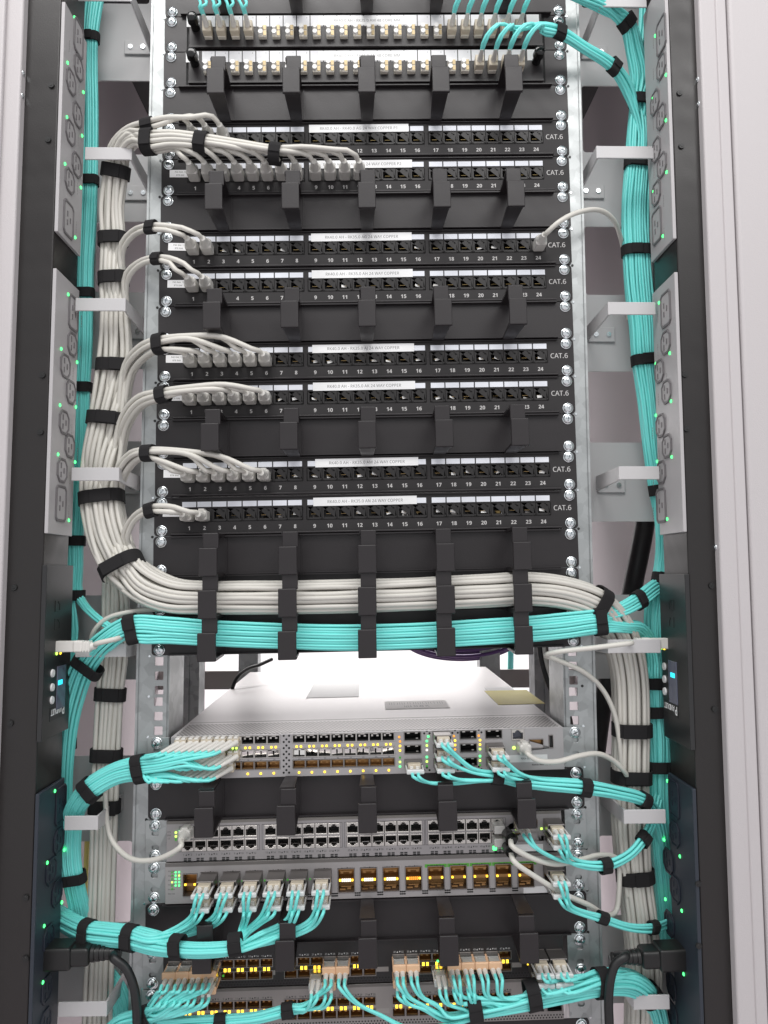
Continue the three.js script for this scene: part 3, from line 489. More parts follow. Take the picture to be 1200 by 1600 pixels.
// dark unit with orange-latched transceivers (unit 21) and the bottom grey unit (unit 22)
const Z4 = 4, groups4 = [273, 427.5, 454, 597.5, 623, 706, 712, 775];
const sw4Col = (k) => k < 8 ? 273 + k * 20.5 : k < 15 ? 454 + (k - 8) * 20.6 : 623 + (k - 15) * 20.8;
for (const [u, name] of [[21, 'dark'], [22, 'grey']]) {
  const dark = u === 21, dy = dark ? 0 : 65, Z = Z4, a = Lp(u, 255, 1510 + dy, Z), b = Lp(u, 880, 1492 + dy, Z), y = (py) => XL(u, 600, py + dy, Z).y, holes = [];
  const R = [y(1498), y(1517)], cols = 24, col = (k) => sw4Col(k);
  for (let c = 0; c < cols; c++) for (const r of R) holes.push([XL(u, col(c), 1505 + dy, Z).x, r, 12.9, 9.2]);
  const qx = [XL(u, 838, 1505 + dy, Z).x, XL(u, 866, 1505 + dy, Z).x]; for (const x of qx) for (const r of R) holes.push([x, r, 17, 9.6]);
  const t = chassis(u, dark ? 'dark switch with orange-latched transceivers and yellow lights' : 'grey switch at the very bottom with amber light painted into the cages and yellow lights', { xl: a.x, xr: b.x, h: 43, zf: Z, depth: 400, top: M.darkTin, holes,
    draw(x, W, H, X, Y, k) {
      x.fillStyle = dark ? '#2e2c2d' : '#8f8a88'; x.fillRect(0, 0, W, H); if (!dark) { x.fillStyle = '#6b6765'; x.fillRect(0, 0, W, 3 * k); }
      for (let c = 0; c < cols; c++) portNo(x, X(XL(u, col(c), 1500, Z).x), Y(y(1488)), k, 1 + 2 * c, dark ? '#d8d8d8' : '#1c1c1c');
      x.fillStyle = dark ? '#8d8885' : '#9a9693'; for (const [p, q] of [[262, 430], [444, 607], [613, 815]]) { const x0 = X(XL(u, p, 1507, Z).x), x1 = X(XL(u, q, 1507, Z).x); x.fillRect(x0, Y(y(1510.5)), x1 - x0, 5 * k); }
      x.fillStyle = '#0c0c0c'; for (let i = 0; i < 130; i++) for (let j = 0; j < 2; j++) { x.beginPath(); x.arc((i * 3.3 + 4 + j * 1.6) * k, H - (2.2 + j * 2.6) * k, 0.8 * k, 0, 7); x.fill(); }
    } });
  unitEars(t); if (dark) screws(t); else screws(t, [15.875]);
  for (let c = 0; c < cols; c++) R.forEach((r, i) => {
    const x = XL(u, col(c), 1505 + dy, Z).x, g = put('cage', sfpCage, M.darkTin, t, x, r, Z - 0.2);
    put('cage_back', sfpBack, M.amberLitTin, g); put('cage_tongue', sfpTongue, M.amberLitTin, g, 0, 0, -2);
    if (i) for (const s of [-2.2, 2.2]) led(t, ledWide, LED.amber, V(x + s, y(1508), Z));
  });
  for (const x of qx) for (const r of R) { const g = put('cage', geo(cage(17, 9.6)), M.darkTin, t, x, r, Z - 0.2); put('cage_back', qsfpBack, M.hole, g); }
  for (const [px, py, m] of dark ? [[349, 1520, 'dim'], [849, 1500, 'lime'], [825, 1510, 'amber'], [684, 1503, 'green'], [858, 1545, 'green']] : [[858, 1560, 'green']]) led(t, ledGeo, LED[m], XL(u, px, py, Z));
  const vw = b.x - a.x - 10, gv = geo(faceUV(box(vw, 16, 0.3), -vw / 2, vw / 2, -8, 8), true);
  put('vent_strip', gv, std(0xffffff, 0.5, { map: dotStrip(vw, 16, 3.4, 1.1, dark ? '#3a3839' : '#6d6a69', '#161616') }), t, (a.x + b.x) / 2, 21.9, Z - 11, -Math.PI / 2);
}

// ---- vertical power strips
const oct = (w, h, c, Cls) => poly([[-w / 2, -h / 2 + c], [-w / 2 + c, -h / 2], [w / 2 - c, -h / 2], [w / 2, -h / 2 + c], [w / 2, h / 2 - c], [w / 2 - c, h / 2], [-w / 2 + c, h / 2], [-w / 2, h / 2 - c]], Cls);
function socketGeos(big) {                          // drawn facing +z: raised dark gasket, insert, contact slots
  const w = big ? 28 : 27, h = big ? 40 : 27, c = big ? 4 : 7, a = oct(w, h, c); a.holes.push(oct(w - 5.4, h - 5.4, c * 0.75, THREE.Path));
  const slot = (x, y, W = 2.2, H = 6) => box(W, H, 0.8, x, y, 1.0);
  return [geo(extr(a, 1.7, -0.2, 0.5)), geo(extr(oct(w - 5.8, h - 5.8, c * 0.7), 1.2, -0.4, 0.3)), geo(slot(-4, 5)), geo(slot(-4, -5)), geo(slot(4, 0))];
}
const SOCK = { small: socketGeos(false), big: socketGeos(true) };
const PDU = {};
for (const s of [-1, 1]) {
  const X0 = s < 0 ? P(122, 395, 0).x : P(1021, 405, 0).x, side = s < 0 ? 'left' : 'right', Q = (px, py) => PXm(px, py, X0);
  PDU[s] = { X0, Q };
  const t = thing('power_strip', `tall black vertical power strip with light grey outlet sections on the ${side}`, 'power strip', V(X0, -500, 0));
  const zn = 66, w = 50, loc = (p) => V(p.x - X0, p.y + 500, p.z);
  part('body', [rbox(w, 2200, zn + 2, 2, s * (w / 2 + 1.5), 0, zn / 2 - 2)], M.pduBody, t);
  const facing = (name, g, mat, px, py, parent, dx = 0) => { const p = loc(Q(px, py)); return put(name, g, mat, t, p.x - s * dx, p.y, p.z, 0, -s * Math.PI / 2, 0); };
  const section = (name, yT, yB, mat, zz = [0, zn], th = 4) => { const a = Q(s < 0 ? 122 : 1021, yT), b = Q(s < 0 ? 122 : 1021, yB); return part(name, [rbox(th, a.y - b.y, zz[1] - zz[0], 0.8, -s * (th / 2 - 1), (a.y + b.y) / 2 + 500, (zz[0] + zz[1]) / 2)], mat, t); };
  // measured at the far edge of each section
  if (s < 0) { section('outlet_section', 48, 401, M.strip); section('outlet_section', 456, 840, M.strip); section('outlet_section', 1198, 1760, M.bluePanel); section('network_module', 884, 1128, M.module, [-4, zn + 2], 5); }
  else { section('outlet_section', 0, 411, M.strip); section('outlet_section', 461, 838, M.strip); section('outlet_section', 1190, 1760, M.bluePanel); section('network_module', 897, 1138, M.module, [-4, zn + 2], 5); }
  const sock = s < 0
    ? [[118, 60, 1], [118, 106], [106, 128], [116, 180], [105, 207], [115, 258], [104, 283], [102, 343, 1], [110, 490, 1], [108, 538], [97, 572], [106, 613], [95, 660], [104, 697], [92, 735], [90, 787, 1], [90, 1257, 1, 1], [87, 1314, 0, 1], [75, 1361, 0, 1], [84, 1395, 0, 1], [71, 1466, 0, 1], [68, 1545, 0, 1], [66, 1598, 0, 1]]
    : [[1038, 55, 1], [1038, 104], [1028, 160], [1038, 182], [1030, 234], [1039, 258], [1030, 302], [1031, 353, 1], [1045, 483, 1], [1045, 535], [1035, 580], [1046, 612], [1037, 665], [1047, 697], [1038, 738], [1038, 790, 1], [1058, 1248, 1, 1], [1059, 1303, 0, 1], [1049, 1345, 0, 1], [1060, 1390, 0, 1], [1051, 1443, 0, 1], [1054, 1540, 0, 1], [1056, 1585, 0, 1]];
  for (const [px, py, big, blue] of sock) {
    const G = SOCK[big ? 'big' : 'small'], o = facing('outlet', G[0], blue ? M.blueDark : M.outletDark, px, py, t, 3.05);
    put('insert', G[1], blue ? M.blueOutlet : M.outlet, o); for (let k = 2; k < 5; k++) put('slot', G[k], blue ? M.blueDark : M.outletDark, o);
  }
  const leds = s < 0 ? [[112, 27], [101, 98], [126, 144], [100, 183], [124, 212], [97, 256], [122, 293], [113, 371], [102, 460], [91, 545], [116, 566], [89, 633], [114, 636], [86, 710], [113, 722], [103, 813], [81, 1236], [96, 1328], [69, 1348], [92, 1410], [64, 1447], [62, 1535]]
    : [[1028, 56], [1045, 117], [1024, 153], [1045, 188], [1024, 231], [1046, 269], [1025, 299], [1040, 369], [1034, 473], [1051, 552], [1029, 568], [1053, 627], [1029, 649], [1054, 714], [1031, 721], [1047, 811], [1047, 1220], [1042, 1312], [1067, 1338], [1044, 1405], [1070, 1423], [1073, 1522]];
  for (const [px, py] of leds) facing('indicator', ledRound, LED.green, px, py, t, 3.2);
  // tiny rating print beside every second outlet
  const printMat = std([0.28, 0.27, 0.27], 0.6), pg = geo([...Array(5)].map((_, i) => box(1.1, 1.6 + (i % 2), 0.2, 0, (i - 2) * 3, 0)));
  for (const [px, py, , blue] of sock) if (!blue) facing('rating_print', pg, printMat, px + (s < 0 ? (px > 100 && py < 420 && px > 110 ? -14 : 13) : (px < 1036 ? 11 : -13)), py + 12, t, 3.1);
  // network module: two sockets, a network port, screen, three keys and a printed word
  const rj = [[84, 947], [83, 975], [91, 1012]], rjr = [[1055, 945], [1055, 972], [1046, 1005]];
  (s < 0 ? rj : rjr).forEach(([px, py], i) => { const o = facing('port', rjSmall, i === 2 ? M.tin : M.plasticBlack, px, py, t, 4.1); put('port_back', rjSmallBack, M.hole, o); put('contact', rjPins, M.gold, o); if (i < 2) put('contact_block', geo(box(6, 6.5, 0.6)), M.gold, o, 0, 0, -1.4); });
  const scr = s < 0 ? [89, 1073] : [1057.5, 1066];
  facing('screen', geo(rbox(23, 46, 1.2, 0.4)), M.lcd, scr[0], scr[1], t, 4.2); facing('screen_light', geo(box(11, 5, 0.6)), LED.cyan, s < 0 ? 87 : 1058, s < 0 ? 1066 : 1055, t, 5.0);
  for (const [px, py] of s < 0 ? [[75.5, 1052], [75, 1074], [74.5, 1094]] : [[1044, 1041], [1044.5, 1061], [1045, 1080]]) facing('key', geo(cyl(4.4, 4.0, 2, 0, 0, 1, 18)), M.button, px, py, t, 3.6);
  for (const [px, py, m] of s < 0 ? [[82, 1021, 'lime'], [88, 1020, 'amber']] : [[1040, 1012, 'lime'], [1044, 1013, 'amber']]) facing('indicator', ledRound, LED[m], px, py, t, 4.4);
  const lw = 41, lh = 14, lg = geo(faceUV(box(lw, lh, 0.3), -lw / 2, lw / 2, -lh / 2, lh / 2), true);
  const lt = std(0xffffff, 0.5, { map: canvasTex(410, 140, (x, W, H) => { x.fillStyle = '#262627'; x.fillRect(0, 0, W, H); x.fillStyle = '#f0f0f0'; x.translate(W / 2, H / 2); x.rotate(Math.PI); x.textAlign = 'left'; x.textBaseline = 'alphabetic'; x.font = 'bold 132px sans-serif'; x.fillText('P', -190, 46); x.font = 'bold 88px sans-serif'; let q = -112; for (const ch of 'ANDUIT') { x.fillText(ch, q, 46); q += ch === 'I' ? 30 : 54; } }) });
  facing('word_print', lg, lt, s < 0 ? 84 : 1054, s < 0 ? 1112 : 1107, t, 4.15);
  for (const [px, py] of s < 0 ? [[80, 133], [75, 218], [66, 586], [63, 675], [22, 918], [16, 1130], [40, 1403], [40, 1498]] : [[1062, 145], [1065, 228], [1070, 585], [1073, 670], [1112, 915], [1117, 1108], [1091, 1381], [1092, 1478]]) { const p = loc(P(px, py, zn)); put('bolt', smallScrew, M.plasticBlack, t, p.x, p.y, zn - 0.8); }
}

// ================================================================== cables
const DG = 5.8, DA = 3.5;                          // grey and aqua jacket diameters
const trunks = {};
function trunk(name, pts) { trunks[name] = pts.map(([px, py, z, W]) => { const c = P(px, py, z); return { c, W: (W || 0) * pitchAt(c), cords: [] }; }); }
trunk('GL', [[206, 213, 22, 14], [186, 236, 8, 17], [180, 268, -2, 18], [175, 325, -10, 18], [176, 374, -11, 19], [177, 436, -11, 20], [180, 500, -11, 21], [178, 572, -11, 25], [167, 655, -11, 28], [160, 718, -10, 30], [158, 778, -8, 31], [167, 835, -2, 31], [189, 884, 8, 32]]);
trunk('M6', [[225, 914, 20, 29], [268, 931, 27, 27], [322, 934, 29, 25], [385, 934, 30, 25], [447, 934, 30, 25], [510, 933, 30, 25], [573, 931, 30, 25], [640, 929, 30, 25], [702, 926, 30, 25], [765, 923, 30, 25], [825, 920, 28, 25], [885, 927, 22, 25], [934, 945, 14, 25], [962, 976, 2, 26], [978, 1015, -12, 27], [986, 1060, -18, 27], [988, 1140, -18, 27], [987, 1213, -18, 27], [988, 1285, -18, 27], [993, 1368, -18, 25], [1002, 1440, -18, 25], [1008, 1505, -18, 25], [1008, 1570, -20, 26], [1006, 1660, -20, 26]]);
trunk('GD', [[180, 930, -14, 22], [179, 985, -24, 22], [177, 1030, -26, 22], [172, 1085, -26, 22], [166, 1180, -26, 22], [163, 1260, -26, 22], [161, 1340, -26, 22], [158, 1430, -26, 22], [154, 1530, -26, 24], [150, 1660, -26, 24]]);
trunk('B0', [[335, 193, 44], [298, 188, 45], [262, 188, 42], [231, 196, 36, 9]]);
trunk('B1', [[520, 246, 46], [475, 243, 47], [430, 240, 47, 9], [370, 231, 46, 14], [315, 223, 44, 14], [270, 218, 40, 15], [232, 221, 34, 17]]);
trunk('B3', [[292, 362, 43], [266, 357, 42], [236, 355, 34], [208, 363, 14], [190, 388, 0]]);
trunk('B4', [[292, 418, 44], [268, 408, 42], [246, 404, 34], [217, 412, 15], [197, 436, 0]]);
trunk('B6', [[392, 546, 46], [345, 534, 47], [298, 531, 46, 11], [250, 537, 38, 12], [222, 549, 20, 13], [200, 576, 2]]);
trunk('B7', [[395, 616, 46], [350, 609, 47], [300, 609, 46, 9], [254, 616, 38, 11], [216, 629, 18, 12], [193, 662, 0]]);
trunk('B9', [[388, 734, 46], [345, 722, 47], [295, 711, 46, 9], [232, 708, 38, 11], [204, 717, 16, 12], [186, 745, 0]]);
trunk('B10', [[296, 797, 43], [268, 796, 42], [236, 797, 36], [208, 814, 16], [197, 845, 4]]);
trunk('AL', [[152, -40, -35, 16], [143, 15, -33, 15], [139, 58, -33, 13], [138, 110, -33, 13], [139, 165, -33, 13], [139, 225, -33, 13], [138, 282, -33, 13], [136, 350, -33, 13], [133, 410, -33, 12], [132, 458, -33, 12], [131, 540, -33, 12], [128, 605, -33, 11], [126, 700, -35, 11], [121, 775, -35, 11], [117, 845, -33, 12], [117, 885, -33, 12], [116, 930, -33, 13]]);
trunk('AD', [[111, 985, -33, 12], [107, 1040, -34, 10], [106, 1100, -34, 9], [107, 1162, -34, 9], [104, 1230, -36, 8], [101, 1320, -38, 8]]);
trunk('ML', [[101, 1270, -34, 10], [103, 1200, -26, 14], [109, 1130, -16, 20], [119, 1085, -8, 23], [136, 1042, 6, 23], [166, 1006, 24, 21], [206, 983, 32, 21], [262, 985, 32, 21], [322, 989, 31, 20], [385, 992, 31, 20], [447, 994, 31, 20], [510, 996, 31, 20], [573, 996, 31, 20], [640, 994, 31, 20], [702, 991, 31, 20], [765, 987, 31, 20], [825, 983, 31, 20], [880, 978, 28, 20], [937, 971, 22, 19]]);
trunk('MU', [[970, 953, 10, 11], [1000, 937, -6, 12], [1022, 920, -22, 12], [1048, 904, -45, 11]]);
trunk('MD', [[972, 980, 10, 9], [1003, 985, -10, 11], [1018, 1015, -22, 12]]);
trunk('AR', [[1014, -40, -25, 11], [1011, 30, -25, 11], [1008, 95, -25, 13], [1003, 158, -24, 17], [1000, 205, -24, 18], [998, 255, -24, 19], [993, 330, -25, 20], [995, 392, -25, 20], [999, 450, -25, 20], [1005, 510, -25, 19], [1008, 563, -25, 18], [1016, 625, -27, 17], [1024, 700, -30, 16], [1033, 765, -33, 15], [1041, 810, -34, 15], [1042, 860, -34, 14], [1037, 905, -32, 12], [1027, 945, -30, 13], [1025, 1000, -30, 13], [1025, 1068, -28, 14], [1027, 1112, -28, 14], [1029, 1155, -28, 12], [1030, 1197, -28, 12], [1030, 1250, -30, 11], [1036, 1320, -32, 10], [1044, 1400, -36, 10], [1050, 1480, -40, 10]]);
trunk('RT', [[800, -14, 46], [855, -30, 42], [905, -8, 28], [948, 12, 12], [980, 35, -4, 14], [992, 78, -14, 14], [1000, 118, -20, 15]]);
trunk('RF', [[800, 50, 50], [845, 42, 48, 9], [875, 49, 42, 10], [915, 74, 26, 9], [960, 104, 4, 10], [984, 142, -12, 11]]);
trunk('SL', [[335, 1184, 44, 24], [292, 1190, 42, 21], [255, 1197, 38, 19], [218, 1202, 28, 19], [178, 1211, 20, 17], [139, 1235, 16, 17], [117, 1265, 5, 16], [110, 1305, -8, 14], [110, 1345, -12, 13], [114, 1372, -12, 13], [123, 1415, -22, 13], [133, 1460, -34, 12], [155, 1510, -36, 11], [185, 1555, -30, 10], [196, 1640, -26, 10]]);
trunk('SR', [[722, 1211, 46, 8], [777, 1215, 42, 9], [810, 1221, 40, 10], [842, 1225, 38, 10], [914, 1231, 32, 11], [962, 1239, 20, 10], [1006, 1251, 6, 10], [1026, 1276, -10, 10], [1038, 1325, -30, 9]]);
trunk('S2', [[870, 1340, 42], [905, 1350, 37, 7], [946, 1353, 30, 8], [984, 1336, 18, 8], [1006, 1311, 6, 8], [1019, 1286, -10, 8], [1030, 1240, -26, 8]]);
trunk('S3', [[508, 1446, 60], [440, 1464, 70, 12], [368, 1476, 72, 14], [320, 1482, 70, 15], [278, 1480, 62, 16], [240, 1475, 50, 17], [203, 1466, 38, 17], [170, 1462, 28, 17], [136, 1458, 18, 17], [108, 1446, 0, 16], [84, 1430, -24, 15]]);
trunk('S3R', [[900, 1420, 38], [942, 1435, 30, 7], [985, 1449, 16, 7], [1022, 1450, 2, 8], [1050, 1440, -24, 8]]);
trunk('S4L', [[262, 1576, 44, 13], [228, 1590, 38, 14], [192, 1601, 24, 14], [160, 1625, 0, 14]]);
trunk('S4M', [[474, 1576, 46], [450, 1579, 44, 9], [400, 1591, 43, 9], [345, 1596, 42, 9], [280, 1600, 38, 10], [228, 1606, 32, 10], [185, 1622, 10, 10]]);
trunk('S4R', [[640, 1589, 46], [700, 1583, 47], [742, 1577, 47, 11], [790, 1567, 46, 16], [832, 1556, 44, 19], [885, 1545, 40, 19], [940, 1537, 34, 18], [985, 1537, 20, 18], [1015, 1556, 4, 16], [1030, 1590, -15, 14], [1036, 1660, -30, 13]]);

const ord = ['first', 'second', 'third', 'fourth', 'fifth', 'sixth', 'seventh', 'eighth', 'ninth', 'tenth', 'eleventh', 'twelfth'];
const cords = [];
const T = (name, from = 0, to) => ({ name, from, to: to ?? trunks[name].length - 1 });
// o: name, label, category, group, u/plug/at when it has a connector, starts = [points...] per strand, legs, post, d, mat, key
function cord(o) {
  o.strands = o.starts.map((pre, i) => { const s = { pre, key: o.key + i * 0.01, d: o.d, slots: [] }; for (const L of o.legs || []) for (let k = L.from; k <= L.to; k++) trunks[L.name][k].cords.push(s), s.slots.push([L.name, k]); return s; });
  cords.push(o);
}
function frame(name, k) {
  const t = trunks[name], a = t[Math.max(0, k - 1)].c, b = t[Math.min(t.length - 1, k + 1)].c, d = b.clone().sub(a).normalize(), n = V(-d.y, d.x, 0).normalize();
  return { d, n, z: n.clone().cross(d).multiplyScalar(-1).normalize() };
}
const union = (name) => trunks[name].union ??= [...new Set(trunks[name].flatMap((q) => q.cords))];
function hash(name) { let h = 7; for (const c of name) h = (h * 31 + c.charCodeAt(0)) >>> 0; return (a) => { h = (h * 1664525 + 1013904223) >>> 0; return (h / 2147483648 - 1) * a; }; }
function resolve() {
  for (const name in trunks) trunks[name].forEach((st, k) => {
    const F = frame(name, k); st.F = F; if (F.z.z < 0) F.z.negate();
    const adaptive = name === 'GL' || name === 'AR' || name === 'RT';
    const list = (adaptive ? st.cords : union(name)).slice().sort((a, b) => a.key - b.key), n = list.length; if (!st.cords.length) return;
    const here = new Set(st.cords), jr = adaptive ? jit : hash(name);
    const d = list[0].d, na = Math.max(1, Math.min(n, name === 'GL' ? Math.ceil(Math.sqrt(n) * 1.3) : name === 'AR' || !st.W ? Math.ceil(Math.sqrt(n) * (name === 'AR' ? 1.5 : 1.15)) : Math.round(2 * Math.max(...trunks[name].map((q) => q.W)) / d)));
    const pitch = na > 1 ? Math.max(d * 0.7, st.W ? (2 * st.W - d) / (na - 1) : d) : 0;
    st.hu = 0; st.v0 = 1e9; st.v1 = -1e9; st.pos = new Map();
    const count = Array(na).fill(0); list.forEach((_, i) => count[Math.floor(i * na / n)]++);
    const seen = Array(na).fill(0);
    list.forEach((s, i) => {
      const c = Math.floor(i * na / n), l = seen[c]++, round = 1 - 0.5 * Math.pow(na > 2 ? (c / (na - 1) * 2 - 1) : 0, 2);
      const u = (c - (na - 1) / 2) * pitch + jr(d * 0.22) + jit(d * 0.09), v = ((count[c] - 1) / 2 * round - l) * d * 0.92 + (c % 2) * d * 0.12 + jr(d * 0.1) + jit(d * 0.04);
      if (!here.has(s)) return;
      s.at ??= new Map(); s.at.set(st, [u, v]); st.hu = Math.max(st.hu, Math.abs(u) + d / 2); st.v0 = Math.min(st.v0, v - d / 2); st.v1 = Math.max(st.v1, v + d / 2);
    });
  });
  for (const o of cords) {
    let base = o.base || o.strands[0].pre[0]; const root = o.parts || o.strands.length > 1 ? thing(o.name, o.label, o.category, base, o.group) : null;
    for (const s of o.strands) {
      const pts = s.pre.map((p) => p.clone());
      for (const [name, k] of s.slots) { const st = trunks[name][k], [u, v] = s.at.get(st); pts.push(st.c.clone().addScaledVector(st.F.n, u).addScaledVector(st.F.z, v)); }
      for (const p of o.post || []) pts.push(p.clone().add(V(jit(2), jit(2), jit(2))));
      base ||= pts[0].clone();
      const g = geo(tube(pts.map((p) => p.sub(base)), o.d / 2, Math.min(150, pts.length * 6), 7));
      if (root) put('cable', g, o.mat, root); else tag(put(o.name, g, o.mat, scene, base.x, base.y, base.z), o.label, o.category, o.group);
    }
    if (o.parts) for (const [n, g, m, x, y, z, rz] of o.parts) put(n, g, m, root, x || 0, y || 0, z || 0, 0, 0, TILT + (rz || 0));
  }
}
function ringBand(hu, v0, v1, len, th) {
  const w = 2 * hu + 0.8, h = v1 - v0 + 0.8, cy = (v0 + v1) / 2, r = Math.min(w, h) * 0.42;
  const o = rrect(w + 2 * th, h + 2 * th, r + th, 0, cy); o.holes.push(rrect(w, h, r, 0, cy, THREE.Path)); return extr(o, len, -len / 2, 0.25);
}
function strap(name, k, label, len = 12) {
  const st = trunks[name][k]; if (!st.cords.length) return;
  const F = st.F, g = [ringBand(st.hu, st.v0, st.v1, len, 1.5)];
  const fl = rbox(st.hu * (0.7 + rnd() * 0.6), 1.3, len - 0.6, 0.5, st.hu * (0.1 + jit(0.35)), st.v1 + 2.5, jit(1)); g.push(fl);
  const m = new THREE.Matrix4().makeBasis(F.n, F.n.clone().cross(F.d).negate().z > 0 ? F.n.clone().cross(F.d).negate() : F.n.clone().cross(F.d), F.d);
  if (m.determinant() < 0) { m.makeBasis(F.n.clone().negate(), F.z, F.d); }
  else m.makeBasis(F.n, F.z, F.d);
  if (m.determinant() < 0) m.makeBasis(F.n.clone().negate(), F.z, F.d);
  const q = new THREE.Quaternion().setFromRotationMatrix(m), e = new THREE.Euler().setFromQuaternion(q);
  tag(put('cable_tie', geo(g), M.velcro, scene, st.c.x, st.c.y, st.c.z, e.x, e.y, e.z), label, 'cable tie', 'black hook-and-loop cable ties');
}

// ---- connectors (drawn along +z from the panel)
const RJ = { body: geo([rbox(13.2, 11.6, 21, 2.4, 0, 0, 12), rbox(7, 3, 14, 1, 0, 6.2, 13)]), boot: geo([new THREE.SphereGeometry(6, 14, 10).scale(1.02, 0.92, 1.1).translate(0, 0, 22), cyl(5.2, 3.2, 12, 0, 0, 30)]), ribs: geo([0, 1, 2].map((i) => cyl(4.9 - i * 0.5, 4.7 - i * 0.5, 1.6, 0, 0, 27 + i * 3))) };
const LCc = { body: geo([rbox(12.4, 9, 15, 0.8, 0, 0, 8), box(1, 6.4, 8, -6.4, 0, 10)]), latch: geo([rbox(4.4, 2, 12, 0.5, -3.1, 5.2, 10), rbox(4.4, 2, 12, 0.5, 3.1, 5.2, 10), box(2, 3, 3, 6.1, 2, 6)]), boot: geo(cyl(3.1, 1.9, 24, 0, 0, 27)), bent: geo(cyl(3.1, 1.9, 24, 0, 0, 11).rotateX(0.22).rotateY(-0.62)) };
const FL = { body: geo([rbox(10.4, 13.5, 12, 1, 0, 0, 9), box(2.4, 4.4, 3, 3.4, 0, 15)]), boot: geo(cyl(3.6, 2.0, 20, 0, 0, 24)) };
const QS = { shell: geo([rbox(18.2, 9, 27, 0.6, 0, 0, 12)]), nose: geo([rbox(13.6, 9, 9, 0.8, 0, -1.2, 29)]), clip: geo([rbox(4, 6, 4, 0.5, -3.3, -0.8, 33.5), rbox(4, 6, 4, 0.5, 3.3, -0.8, 33.5)]), notch: geo([box(2.4, 2.4, 2, -7.4, 1.6, 26), box(2.4, 2.4, 2, 7.4, 1.6, 26)]), bail: geo([rbox(1.8, 2.4, 27, 0.6, -8.6, -1.5, 35), rbox(1.8, 2.4, 27, 0.6, 8.6, -1.5, 35), rbox(19, 5, 5.4, 1.6, 0, -1.5, 48)]), boot: geo(cyl(2.9, 1.9, 16, 0, -0.8, 42)) };
const LA = { shell: geo(rbox(12.4, 8, 12, 0.6, 0, 0, 6)), nose: geo(rbox(11, 8, 14, 0.8, 0, 0, 16)), bail: geo([rbox(1.6, 2.2, 24, 0.5, -6.6, 1.5, 15), rbox(1.6, 2.2, 24, 0.5, 6.6, 1.5, 15), rbox(14.4, 8, 3.4, 1.4, 0, 1.6, 27)]), boot: geo(cyl(2.9, 1.8, 20, 0, 0, 36)) };
function rjParts() { return [['plug', RJ.body, M.boot], ['boot', RJ.boot, M.boot]]; }
const NICK = { 0: 'patch bay printed P1', 1: 'patch bay printed P2', 3: 'patch bay printed RK35.0 AG', 4: 'patch bay printed RK35.0 AH', 6: 'patch bay printed AJ', 7: 'patch bay printed AK', 9: 'patch bay printed AM', 10: 'patch bay printed AN' };

// grey copper patch cords into the patch panels
const into = { 0: ['B0', 0], 1: ['B1', 0], 3: ['B3', 5], 4: ['B4', 6], 6: ['B6', 8], 7: ['B7', 9], 9: ['B9', 10], 10: ['B10', 12] }, order = { 0: -100, 1: -50, 3: 10, 4: 20, 6: 30, 7: 40, 9: 50, 10: 60 };
const greyTotal = 39; let greyCount = 0;
for (const [u, , short, plugged] of PANELS) for (const n of plugged) {
  const x = portX(n), base = Wp(u, x, PLUGY + 1, 0);
  if (u === 3 && n === 23) {
    cord({ name: 'patch_cable', label: 'single grey patch cord in the last socket of the RK35.0 AG patch bay', category: 'patch cable', base, parts: rjParts(), d: DG, mat: M.grey, key: 0,
      starts: [[[0, 0, 32], [3, 1, 40]].map(([a, b, c]) => Wp(u, x + a, PLUGY + 1 + b, c)).concat([[872, 348, 46], [900, 333, 40], [935, 328, 24], [957, 342, 4], [970, 372, -26], [978, 420, -48], [982, 500, -55]].map((q) => P(...q)))] });
    continue;
  }
  const [bn, gk] = into[u], tr = trunks[bn], px = 575 + x / 0.74 * 1; let k0 = 0;
  while (k0 < tr.length - 2 && tr[k0].c.x > base.x - 14) k0++;
  const legs = [T(bn, k0), T('GL', gk)], right = greyCount++ >= 11; legs.push(right ? T('M6') : T('GD'));
  const up = u <= 1 ? 7 : 2, lift = (n % 4) * 1.5;
  cord({ name: 'patch_cable', label: `grey patch cord in the ${ord[n]} socket of the ${NICK[u]}`, category: 'patch cable', group: 'grey copper patch cords', base, parts: rjParts(), d: DG, mat: M.grey, key: order[u] - n,
    starts: [[Wp(u, x, PLUGY + 1, 30), Wp(u, x - 1.5, PLUGY + 3, 37), Wp(u, x - 8, PLUGY + up * 0.6 + 2, 42 + lift)]], legs });
}

// aqua fibre cords into the fibre panels
for (const u of [-3, -2]) for (const i of fibrePlugged[u]) {
  const x = fibreX(i), y = -3.2, base = Wp(u, x, y, 6.5), left = i < 10, lean = left ? -2 : 3;
  const parts = [['plug', FL.body, M.lc], ['boot', FL.boot, M.bootWhite]];
  const st = [-1.5, 1.5].map((d) => { const p = [Wp(u, x + d * 0.5, y, 38), Wp(u, x + d + lean * 0.5, y + 3, 47)]; if (left) p.push(...[[318 + i * 21 + d * 3, 6, 48], [311 + i * 20 + d * 3.4, -12, 48], [295 + i * 17 + d * 4, -60, 42]].map((q) => P(...q))); else p.push(Wp(u, x + d * 0.8 + 7, y + 11, 53), Wp(u, x + d + 20, y + 20, 55)); return p; });
  const tr = u === -3 ? 'RT' : 'RF'; let k0 = 0; while (!left && trunks[tr][k0].c.x < base.x + 14) k0++;
  cord({ name: 'fibre_patch_cable', label: `aqua fibre cord in the ${i < 10 ? ord[i] + ' coupler from the left' : i === 23 ? 'last coupler' : ord[23 - i] + ' coupler before the last'} of the ${u === -3 ? 'upper' : 'lower'} fibre patch bay`, category: 'fibre cable', group: 'aqua fibre cords', base, parts, d: DA, mat: M.aqua, key: u === -3 ? 30 - i : 60 - i, starts: st, legs: left ? [] : [T(tr, k0), T('AR', u === -3 ? 3 : 4)] });
}
